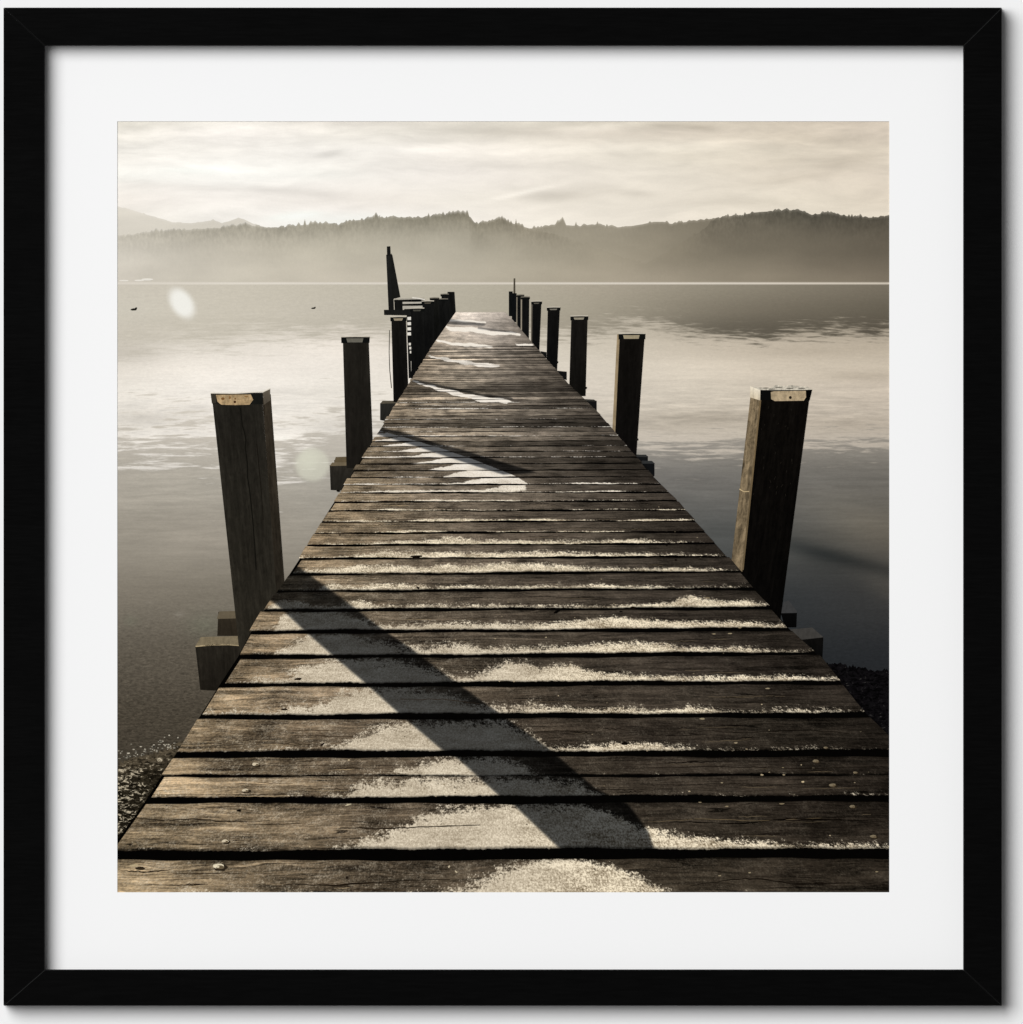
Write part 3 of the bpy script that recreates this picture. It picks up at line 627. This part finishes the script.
STREAKS = [([(411,380.6),(416,381.2),(440,387.6),(475,395.5),(504,399),(512,401),(506,402.6),(482,401.4),(450,393.6),(425,386)], 1.0),
           ([(446,318),(455,319),(470,320.6),(486,321.6),(486,322.8),(468,322.4),(448,320)], .9),
           ([(444,325.5),(460,327),(480,328.6),(500,331.6),(521,333.2),(520,335.2),(496,334.6),(470,332),(450,330)], 1.0),
           ([(435,339.5),(445,341),(465,343.4),(492,345),(493,347),(476,347.2),(455,344.6),(437,341.5)], 1.0),
           ([(428,355.5),(440,357),(470,361.5),(488,363.6),(500,364.4),(499,367),(480,366.6),(458,363),(432,357.6)], 1.0),
           ([(516,343.8),(525,343.4),(533,343),(534,345),(524,345.4),(517,345.2)], .9)]
# frost: height of its upper edge along each near board, keyed by the board's lower gap
FR = {
 930: [(400,897),(430,893),(455,886),(480,879),(500,869),(520,862),(545,858),(580,859),(610,864),(640,877),(660,889),(672,896),(700,899)],
 856: [(320,856),(330,852),(345,847),(362,838),(385,833),(400,826),(415,818),(438,811),(467,805),(500,802.5),(540,802),(580,806),(610,812),(640,828),(660,831),(690,835),(720,839),(760,841),(800,843.5),(850,844),(872,843),(889,847)],
 801: [(320,799),(340,794),(362,782),(380,779),(420,777),(540,777),(575,781),(592,790),(606,797),(640,797.5),(889,797)],
 776: [(330,778),(370,777),(388,774),(400,768),(420,762),(445,757),(500,758),(520,764),(535,772),(545,777),(889,778)],
 754: [(190,754),(260,752),(300,750),(340,745),(355,737),(372,729),(395,722),(430,719),(500,721),(520,728),(540,739),(548,746),(560,747),(600,744),(640,742),(660,744),(690,748),(720,750),(760,750),(800,749),(840,750),(889,751)],
 717: [(205,713),(265,710),(325,703),(335,694),(355,688),(400,686),(440,689),(460,697),(480,706),(500,707),(530,704),(560,706),(600,708),(620,706),(650,709),(680,709.5),(690,705),(720,709.5),(760,711),(800,709),(866,712)],
 685: [(240,684),(268,680),(285,676),(300,668),(330,658),(375,659),(410,662),(430,669),(450,675),(470,676),(490,668),(505,661),(515,659),(540,665),(570,664),(590,669),(610,673),(650,675),(700,677),(760,676),(775,675),(840,679)],
 657: [(255,657),(272,654),(290,648),(297,638),(310,633),(350,633),(380,640),(410,648),(430,646),(460,644),(480,646),(520,647),(560,646),(600,643),(640,641),(660,643),(680,646),(720,648),(740,646),(770,650),(814,651)],
 632: [(268,631),(275,628),(280,618),(290,611),(340,611),(356,617),(372,623),(400,625),(450,622),(500,623),(560,622),(590,619),(620,617),(660,619),(700,621),(740,621),(788,625)],
 610: [(266,608),(275,602),(285,600),(300,603),(330,607),(350,602),(362,600),(375,605),(500,605),(560,606),(600,605.5),(640,604),(670,602),(684,596),(694,595),(706,599),(730,601),(750,600),(771,605)],
 591: [(290,591),(318,588),(328,585),(345,584),(360,586),(380,584),(420,584),(432,588),(450,584.5),(480,586),(520,586),(560,585),(600,584),(640,586),(700,587),(752,587)],
 574: [(290,573),(310,570),(340,567),(370,565),(400,566),(425,567),(440,564),(480,565),(500,563),(540,564),(570,566),(600,568),(660,568),(690,567),(740,571)],
 559: [(320,557),(345,556),(365,553.5),(385,551.5),(415,551),(440,552.5),(470,552),(520,552),(560,551.5),(600,553),(660,554),(727,556)],
 545: [(340,545),(365,543),(395,541),(430,540),(452,537),(475,540),(500,540),(560,540),(600,540.5),(630,538.5),(660,541),(715,543.4)],
}
def frost(X, Y, ylow, g, key, v=None, idx=0):
    """Frost cover (about .5 at its edge) in deck units."""
    sc = (Y - VY) / 300
    d = np.zeros_like(X)
    if key in FR:
        p = np.asarray(FR[key], float)
        soft = (4.6 + 3.4 * sstep(600, 480, X) * sstep(590, 660, Y)) * sc
        d = .5 + (Y - np.interp(X, p[:, 0], p[:, 1])) / (2 * soft)
    elif g is not None and ylow > 395:
        x = X; h = g['h'] * np.interp(x, g['x'], g['v']) * sc * 3.2
        d = .5 + (Y - (ylow - h)) / (2 * 1.7 * sc)
    if ylow < 500:
        # on each board the drift tapers off along its lower edge
        if v is None: q = np.zeros_like(X); j = 0.0
        else:
            r_ = np.random.default_rng(idx); q = (v - .62) * (34 if ylow > 425 else 12); j = r_.normal(0, 1.5)
        q = q + 1.6*np.sin(X*.31 + idx) + 1.1*np.sin(X*.83 + idx*2.1)
        ux, uy = zip(*FZ_UP); lx, ly = zip(*FZ_LOW)
        inner = np.minimum((Y - np.interp(X, ux, uy)) / 1.6, (np.interp(X + 1.15*q + j, lx, ly) - Y) / 4.6)
        d = np.maximum(d, .5 + np.minimum(inner, np.minimum(X - 374, 530 - X + 5*np.sin(idx*2.2)) / 3))
        for pts, w_ in STREAKS: d = np.maximum(d, w_ * (.72 + poly_sd(X + q*.05, Y + .55*np.sin(X*.17 + idx*1.3) + .3*np.sin(X*.47), pts) / 1.15))
    return np.clip(d, -.6, 1.35)

k = NT('printed_plank_ink')
pos = k.attr('pos', 'Vector'); w = k.attr('vecw', 'Vector'); gv = k.attr('vecg', 'Vector')
ww = k.vadd(w, k.vmul(k.noise(w, (.012, .06, 1), 3, .5, out='Color'), (0, 22, 0)))
a1 = k.noise(ww, (.010, .17, 1), 5, .6); a2 = k.noise(ww, (.045, .95, 1), 5, .72); a3 = k.noise(gv, (.03, .09, 1), 4, .6, .5)
a4 = k.noise(ww, (.02, .36, 1), 3, .55); a5 = k.noise(gv, (.5, .9, 1), 3, .75); a6 = k.noise(gv, (.012, .035, 1), 3, .5)
f = k.math('ADD', k.math('MULTIPLY', k.math('SUBTRACT', a1, .5), 1.05), k.math('MULTIPLY', k.math('SUBTRACT', a2, .5), 1.35))
f = k.math('ADD', f, k.math('MULTIPLY', k.math('SUBTRACT', a3, .5), .9))
f = k.math('ADD', f, k.math('ADD', k.math('MULTIPLY', k.math('SUBTRACT', a5, .5), .8), k.math('MULTIPLY', k.math('SUBTRACT', a6, .5), .7)))
f = k.math('MULTIPLY_ADD', f, k.attr('amp'), 1.0)
crack = k.ramp(a4, .29, .36, .45, 1.0)
f = k.math('MULTIPLY', f, k.math('MULTIPLY_ADD', k.math('SUBTRACT', crack, 1), k.attr('crk'), 1))
wood = k.gain(k.attr('col', 'Color'), f)
# frost cover: granular edge, loose grains, dusting in the grain
vd = k.voro(gv, (.74, .78, 1)); vc = k.voro(gv, (.74, .78, 1), 'Color')
b1 = k.noise(gv, (.09, .15, 1), 4, .62); b2 = k.noise(gv, (.38, .46, 1), 3, .7); b3 = k.noise(gv, (1.15, 1.05, 1), 2, .75); b0 = k.noise(gv, (.035, .10, 1), 3, .6)
sep = k.n('ShaderNodeSeparateColor'); k.put(sep.inputs[0], vc)
cen = lambda v, m: k.math('MULTIPLY', k.math('SUBTRACT', v, .5), m)
add = lambda *v: v[0] if len(v) == 1 else k.math('ADD', v[0], add(*v[1:]))
bz = k.noise(gv, (.05, .22, 1), 3, .55, .6)
bw = k.noise(ww, (.05, .55, 1), 4, .65)
dn = add(k.attr('fr'), cen(b1, .75), cen(b2, .55), cen(b3, .75), cen(bw, .5), cen(b0, .55), cen(sep.outputs[0], .25), -.03)
mask = k.ramp(dn, .38, .72)
tone = add(.14, cen(b2, 1.2), cen(b3, 2.9), cen(bw, .7), k.math('MULTIPLY', k.math('SUBTRACT', .36, vd), .55), cen(sep.outputs[1], .3), cen(b0, 1.7), cen(bz, 1.1))
tone = k.math('MULTIPLY', tone, k.attr('con'))
fro = k.mix(k.ramp(tone, -.78, .5, smooth=False), k.attr('col_d', 'Color'), k.attr('col_l', 'Color'))
dust = k.math('MULTIPLY', k.attr('dus'), k.ramp(add(k.math('MULTIPLY', b3, .5), k.math('MULTIPLY', b2, .35), k.math('MULTIPLY', b1, .45)), .60, .86))
c = k.mix(dust, wood, k.attr('col_l', 'Color'))
c = k.mix(mask, c, fro)
shd = k.mix(k.attr('shade'), (1, 1, 1), c8(86, 91, 99))
c = k.mix(1.0, c, shd, 'MULTIPLY')
c = k.gain(c, k.attr('edg'))
PLANK = k.ink(c, .020)

s = Sheet()                                               # the dark underside seen through the gaps
yy = np.linspace(312.5, Y1, 220)[:, None]; tt = np.linspace(0, 1, 12)[None, :]
l = np.clip(XL(yy)+.3, X0, X1); r = np.clip(XR(yy)-.3, X0, X1)
X = l + (r-l)*tt; Y = yy + 0*tt
s.grid(X, Y, col=np.tile(c8(13, 12, 11), (X.size, 1)) * (1 + .5 * sstep(500, 350, Y)).reshape(-1, 1))
s.build('printed_deck_shadow', INK, PRINT, 21)['label'] = 'darkness under the deck seen between the boards'

def plank_sheet(X, Y, v, idx, tone, key, ylow, g, hp=0):
    sc = (Y - VY) / 300
    u = (X - VX) / sc
    t = (X - XL(Y)) / np.maximum(XR(Y) - XL(Y), 1)
    C = WOOD(t, Y) * tone
    lum = C.mean(-1, keepdims=True); sat = (np.interp(t, [0, .3, .7], [.88, .82, .7]) * np.interp(Y, [420, 520], [.85, 1]))[..., None]; C = (lum + (C - lum) * sat) * np.array([1.0, .985, .985]) * np.interp(Y, [330, 430, 600], [1.12, 1.06, .92])[..., None] * np.interp(t, [.4, .8], [1, .93])[..., None]
    fr = frost(X, Y, ylow, g, key, (v + 0*X) if idx < 99 else None, idx)
    sd1 = poly_sd(X, Y, SH1)
    sh = sstep(-1.6, 1.6, sd1 + 0) if ylow > 500 else 0*X
    if 400 < ylow < 500: sh = np.maximum(sh, .92 * sstep(-1.0, 1.2, poly_sd(X, Y, SH2)))
    if ylow < 420: sh = np.maximum(sh, .75 * sstep(-.7, .9, poly_sd(X, Y, SH3)))
    if ylow < 350: sh = np.maximum(sh, .6 * sstep(-.6, .8, poly_sd(X, Y, SH4))); sh = np.maximum(sh, .5 * sstep(-.6, .6, poly_sd(X, Y, SH5)))
    drift = sstep(620, 480, X) * sstep(580, 640, Y)
    cl = np.array(c8(254, 240, 212)) + (np.array(c8(236, 223, 199)) - np.array(c8(254, 240, 212))) * drift[..., None]
    cd = np.array(c8(112, 96, 74)) + (np.array(c8(136, 121, 99)) - np.array(c8(112, 96, 74))) * drift[..., None]
    farw = sstep(520, 470, Y)[..., None]
    cl = cl + (np.array(c8(246, 238, 226)) - cl) * farw; cd = cd + (np.array(c8(206, 194, 175)) + (np.array(c8(238, 229, 214)) - np.array(c8(206, 194, 175))) * sstep(440, 400, Y)[..., None] - cd) * farw
    dus = np.interp(t, [0, .12, .3, .5, .8, 1], [.5, .6, .5, .2, .13, .08]) * np.interp(Y, [400, 480, 560, 700], [.25, .5, .6, 1])
    att = dict(col=C.clip(0, 1), col_l=cl, col_d=cd, fr=fr, shade=sh, dus=dus, con=1.0 - .38 * drift,
               amp=np.interp(Y, [312, 400, 480, 560, 700], [.5, 1.2, 1.25, 1.2, 1.25]) * np.interp(t, [0, .3, .6], [1.35, 1.2, 1.0]) * (1 - .15 * sh),
               edg=(1 - .5 * sstep(.93, 1.0, v + 0*X) - .22 * sstep(.05, 0, v + 0*X)) if hp > 12 else 1 + 0*X,
               crk=np.interp(Y, [330, 400, 500, 700], [0, .5, .8, 1.0]),
               vecw=np.stack([u + idx * 613.1, v * 46 + 0*X, idx * 7.31 + 0*X], -1),
               vecg=np.stack([u, 300 * np.log(Y - VY), 0*X], -1))
    return att

boards = list(zip(allg[:-1], allg[1:]))
for i, ((la, ra), (lb, rb)) in enumerate(boards):
    ym = (la + lb) / 2
    wa, wb_ = gw(la) * (.25 if abs(la-776.4) < 1 else 1), gw(lb) * (.25 if abs(lb-776.4) < 1 else 1)
    # the gap lies mostly under the lower edge of the upper board
    top_l, top_r = la + wa*.5, ra + wa*.5
    bot_l, bot_r = lb - wb_*.5, rb - wb_*.5
    key = next((q for q in FR if abs(q - lb) < 1.2), None)
    hpx = bot_l - top_l
    ny = int(np.clip(round(hpx / (1.6 if ym > 500 else .8)), 3, 30)) + 1
    shift = rng.normal(0, 1.4) * (ym-VY)/300
    ll = XL(ym) + shift; rr = XR(ym) + rng.normal(0, .8) * (ym-VY)/300
    xspan = (max(X0, XL(top_l)), min(X1, XR(bot_r)))
    nx = int(np.clip((xspan[1]-xspan[0]) / 2.2, 20, 360))
    b = np.linspace(0, 1, ny)[:, None]; a = np.linspace(0, 1, nx)[None, :]
    # y of the two edges over x, with a slight waviness of the worn edges
    def edge_y(yl, yr, x, seed):
        xl_, xr_ = float(XL(yl)), float(XR(yr))
        base = yl + (yr-yl) * np.clip((x-xl_)/(xr_-xl_), -.2, 1.2)
        sc = (yl-VY)/300
        wv_ = sc * (.35*np.sin(x*.021/sc+seed) + .25*np.sin(x*.057/sc+seed*2.3) + .18*np.sin(x*.17/sc+seed*1.7))
        return base + wv_
    Yc = top_l + (bot_l-top_l)*b
    L_ = np.clip(XL(Yc) + shift, X0, X1); R_ = np.clip(XR(Yc + (ra-la)) + shift*.5, X0, X1)
    X = L_ + (R_-L_)*a
    et, eb = edge_y(top_l, top_r, X, i*1.9), edge_y(bot_l, bot_r, X, i*1.9+4)
    jb = rng.normal(0, .16, (1, nx)) * (ym-VY)/300 * (1 if wb_ > 1.2 else .3)
    Y = np.minimum(et + (eb-et)*b + jb * b**6, Y1)
    tone = float(np.clip(rng.normal(1, .06 if ym > 480 else .20), .6, 1.42))
    gx = np.linspace(330, 720, 12)
    g = dict(h=float(np.clip(rng.normal(.55, .5), 0.05, 1.5)) if ym < 476 else float(np.clip(rng.normal(.95, .18), .6, 1.4)), x=gx, v=rng.uniform(.3, 1.4, 12) * np.interp(gx, [330, 400, 660, 720], [.4, 1, 1, .5]))
    if ym < 476: g['h'] *= .6
    s = Sheet()
    att = plank_sheet(X, Y, b, i+1, tone, key, lb, g, hpx)
    s.grid(X, Y, **att)
    s.parts = []
    o = s.build('printed_plank', PLANK, PRINT, 22)
    if key in (856, 801, 776, 754): o['label'] = 'near board with a drift of frost crossed by the post\'s shadow'

# the far end of the deck, where the boards merge
y0f = far[0][0]
yy = np.linspace(312.0, y0f, 40)[:, None]; a = np.linspace(0, 1, 70)[None, :]
L_, R_ = XL(yy), XR(yy); X = L_ + (R_-L_)*a; Y = yy + 0*a
att = plank_sheet(X, Y, (Y-312)*.9, 99, 1.0, None, 344, None)
att['col'] = (att['col'] * (1 + rng.normal(0, .05, (40, 1, 1)) + np.repeat(rng.normal(0, .06, (20, 1, 1)), 2, 0))).clip(0, 1)
s = Sheet(); s.grid(X, Y, **att)
o = s.build('printed_planking', PLANK, PRINT, 22); o['label'] = 'far end of the deck where the boards merge, streaked with frost'; o['kind'] = 'stuff'

# nails with bright rims, knots, loose chips, split edges
s = Sheet()
def ring(x, y, r, c=(226,214,186)):
    k_ = .5
    def blot(ox, oy, rr, cc, q, jit=.18):
        s.poly([(x + ox + rr*math.cos(t)*rng.uniform(1-jit, 1+jit), y + oy + rr*k_*math.sin(t)*rng.uniform(1-jit, 1+jit)) for t in np.linspace(0, 6.28, 13)[:-1]], .15*q, col=c8(*cc))
    blot(.2*r, .12*r, r*1.05, (48,41,32), 0); blot(-.08*r, -.1*r, r*.82, c, 1); blot(.18*r, .06*r, r*.56, (104,91,71), 2); blot(-.15*r, .0, r*.24, c, 3)
for x, y, r in ((255.6,764.8,4.2),(245.2,791,4.2),(225.2,841.8,4),(816.2,761.6,3.6),(833,785.6,4),(853,807,3.4),(826,748,2.4),(855.6,773,2.6),(874,837,3.8)): ring(x, y, r, (214,200,172) if x < 400 else (126,114,92))
ring(218.6, 867.2, 7)
o = s.build('printed_nails', INK, PRINT, 23.2); o.name = 'printed_nail'; o['kind'] = 'stuff'
s = Sheet()
def chip(x, y, a, b_, c, rot=0.0):
    cc, ss = math.cos(rot), math.sin(rot); p = []
    for t in np.linspace(0, 6.28, 12)[:-1]:
        q = rng.uniform(.7, 1.2); u_, v_ = a*q*math.cos(t), b_*q*math.sin(t); p.append((min(max(x + u_*cc - v_*ss, X0), X1), min(y + u_*ss + v_*cc, Y1)))
    s.poly(p, 0, col=c8(*c))
for x, y, a, b_, c, r in ((239,810.6,2.6,1.2,(20,17,14),0),(298,679,4,1.4,(42,34,26),0),(322,744.8,3,1.2,(30,25,20),-.6),(284,709.6,4,1.3,(48,40,30),0),(338,491,1.8,.9,(20,18,15),0),
        (340,535,1.3,.8,(18,16,14),0),(416,556.6,6,1.3,(26,22,18),-.1),(418,588,2,1.2,(40,34,27),.5),(557,611.8,3.4,1.3,(14,12,11),-.5),(621,611.6,1.6,.8,(20,17,15),0),(667,545.5,1.2,.8,(24,20,17),0),(676,560,1.4,.9,(26,22,18),0),
        (625,743.6,3.2,1.6,(22,18,15),0),(595.6,696.6,2.2,1,(34,28,23),0),(633,607.6,3,1.4,(30,25,20),0),(348,805,3,1,(196,182,152),-.3),(347,878,1.6,1.8,(40,33,26),.5),(449,867,.9,1.5,(190,176,148),.6),(456,872,1.8,.8,(196,182,152),.5),
        (140,868.6,5.6,1.7,(52,43,32),0),(134,865.6,6,1.2,(180,162,128),-.1),(740,627.6,2,.7,(150,136,110),0),(736,743,2,.8,(150,136,110),0),(702,719,3,.8,(150,136,110),0),(768,688.6,2.6,.6,(150,136,110),0),(782,804,3,.7,(130,116,92),0),
        (727,806.6,2,.6,(140,126,100),0),(720,876,1.6,.6,(150,136,110),0),(750,873,1.4,.7,(150,136,110),0),(722,783,1.4,.6,(150,136,110),0),(803,782,1.6,.9,(190,172,138),0),(762,775,1.6,.8,(170,154,124),0),(784,775,1.4,.7,(160,144,116),0),
        (714,634,2,.6,(150,136,110),0),(730,633.6,2.4,.7,(150,136,110),0),(708,598,2.4,.7,(130,116,92),0),(546,637.4,1,.6,(170,154,124),0),(877,872,1.6,.7,(140,126,100),0),(783,768,1.2,.6,(140,126,100),0),(700,802.6,1.6,.5,(140,126,100),0)):
    chip(x, y, a, b_, c, r)
def crackline(pts, w_, c=(18,15,12)):
    p = np.asarray(pts, float); n = len(p)*6
    q = np.stack([np.interp(np.linspace(0, 1, n), np.linspace(0, 1, len(p)), p[:, j]) for j in (0, 1)], 1); q[:, 1] += rng.normal(0, .28, n)
    wd = w_ * (.45 + .55*np.sin(np.linspace(0, 3.14, n))) * rng.uniform(.5, 1.1, n)
    for j in range(n-1): s.poly([(q[j,0], q[j,1]-wd[j]/2), (q[j+1,0], q[j+1,1]-wd[j+1]/2), (q[j+1,0], q[j+1,1]+wd[j+1]/2), (q[j,0], q[j,1]+wd[j]/2)], 0, col=c8(*c))
crackline([(640,824),(690,822),(740,824),(790,819),(840,820),(886,822)], 1.3)
crackline([(648,822),(700,819),(760,821),(830,818)], .7, (104,90,68))
crackline([(132,818),(160,820.6),(190,819),(230,822),(270,821)], 1.2, (40,33,25))
crackline([(120,871),(145,872.4),(170,870)], 1.6, (44,36,27))
crackline([(280,884),(330,886),(400,881),(450,880)], 1.5, (36,30,23))
crackline([(690,886),(730,880),(760,879),(800,885),(850,883)], 1.2, (28,24,19))
crackline([(340,827.5),(380,829),(430,827),(480,825)], 1.6, (44,36,28))
crackline([(400,700),(440,699),(480,704)], 1.0, (52,45,38))
crackline([(640,768),(720,767),(800,769),(880,767)], .8, (30,25,20)); crackline([(640,785),(740,784),(880,786)], .8, (26,22,18))
crackline([(520,733),(560,731),(600,732)], .9, (36,30,24)); crackline([(690,729),(740,733),(800,730),(850,733)], 1.0, (26,22,18))
crackline([(195,809),(225,807),(248,806)], .9, (60,50,38))
for (la, ra), (lb, rb) in boards:
    if la < 500: continue
    sc = (la - VY) / 300; key = next((q for q in FR if abs(q - lb) < 1.2), None)
    for _ in range(int(7 + (lb-la) * .35)):
        x = rng.uniform(float(XL(la)) + 8, float(XR(la)) - 30); x = min(max(x, X0 + 2), X1 - 30); ln = rng.uniform(8, 46) * sc
        y = la + (lb - la) * rng.uniform(.22, .86)
        if y > Y1 - 2 or x + ln > X1 - 1 or x + ln > XR(y) - 3: continue
        if key and y > np.interp(x + ln/2, *zip(*FR[key])) - 3: continue
        tt_ = (x - X0) / (X1 - X0); dk = np.array([(58,47,35),(26,22,18)][int(tt_ > .4)]) * rng.uniform(.7, 1.1)
        sl = rng.normal(0, .012)
        crackline([(x, y), (x + ln*.5, y + sl*ln + rng.normal(0, .3)), (x + ln, y + sl*2*ln)], rng.uniform(.35, .8) * sc ** .6, tuple(dk))
        if rng.random() < .5 and poly_sd(np.array([x + ln/2]), np.array([y]), SH1)[0] < -25:
            lt = np.array([(176,153,118),(98,86,68)][int(tt_ > .4)]) * rng.uniform(.8, 1.1)
            crackline([(x + 2, y + .9*sc), (x + ln*.8, y + .9*sc + sl*ln)], .4 * sc ** .6, tuple(lt))
    for _ in range(10 if la > 560 else 4):                 # glinting frost crumbs
        x = rng.uniform(float(max(XL(la), X0)) + 4, float(min(XR(la), X1)) - 4); y = la + (lb - la) * rng.uniform(.25, .9)
        if y < Y1 - 2 and not poly_sd(np.array([x]), np.array([y]), SH1)[0] > -3: chip(x, y, rng.uniform(.4, .9)*sc, rng.uniform(.3, .5)*sc, tuple(np.array((206,186,152)) * rng.uniform(.5, 1.1) * (1 if x < 420 else .8)))
o = s.build('printed_crack', INK, PRINT, 23); o['kind'] = 'stuff'

# ------------------------------------------------------------------ the wall
k = NT('white_wall_paint')
tc = k.n('ShaderNodeTexCoord').outputs['Object']
dd = k.n('ShaderNodeBsdfDiffuse')
k.put(dd.inputs[0], k.mix(k.noise(tc, (300, 300, 300), 4, .6), (.835, .835, .835), (.85, .85, .85)))
bp = k.n('ShaderNodeBump'); bp.inputs['Strength'].default_value = .04; bp.inputs['Distance'].default_value = .0005
k.put(bp.inputs['Height'], k.noise(tc, (700, 700, 700), 3)); k.t.links.new(bp.outputs[0], dd.inputs['Normal'])
k.t.links.new(dd.outputs[0], k.n('ShaderNodeOutputMaterial').inputs[0])
wl = solid('wall', [(-1500,-1500,0),(2500,-1500,0),(2500,2500,0),(-1500,2500,0),(-1500,-1500,-150),(2500,-1500,-150),(2500,2500,-150),(-1500,2500,-150)],
           [(0,1,2,3),(4,5,6,7),(0,1,5,4),(1,2,6,5),(2,3,7,6),(3,0,4,7)], k.m, None)
wl['kind'] = 'structure'; wl['label'] = 'plain white wall behind the black frame'

# ------------------------------------------------------------------ light and camera
wd_ = bpy.data.worlds.new('World'); scene.world = wd_; wd_.use_nodes = True
bg = wd_.node_tree.nodes['Background']; bg.inputs[0].default_value = (1, 1, 1, 1); bg.inputs[1].default_value = 0.125
ld = bpy.data.lights.new('softbox', 'AREA'); ld.shape = 'DISK'; ld.size = 14.2; ld.energy = 4060
lo = bpy.data.objects.new('softbox', ld); COL.objects.link(lo)
from mathutils import Vector
dirv = Vector((-.50, -1.0, .36)); lo.location = dirv.normalized() * 18
lo.rotation_euler = (-dirv).to_track_quat('-Z', 'Y').to_euler()

cd = bpy.data.cameras.new('camera'); cam = bpy.data.objects.new('camera', cd); COL.objects.link(cam)
D = 14.0
cam.location = (0, -D, 0); cam.rotation_euler = (math.radians(90), 0, 0)
cd.sensor_fit = 'HORIZONTAL'; cd.sensor_width = 36
cd.lens = 36 * (D - FD * S) / (1023 * S)
cd.clip_end = 100; cd.clip_start = .05
scene.camera = cam
scene.render.engine = 'CYCLES'
scene.render.resolution_x = 1023; scene.render.resolution_y = 1024
scene.view_settings.view_transform = 'Standard'; scene.view_settings.look = 'None'
scene.view_settings.exposure = 0; scene.view_settings.gamma = 1; scene.view_settings.use_curve_mapping = False
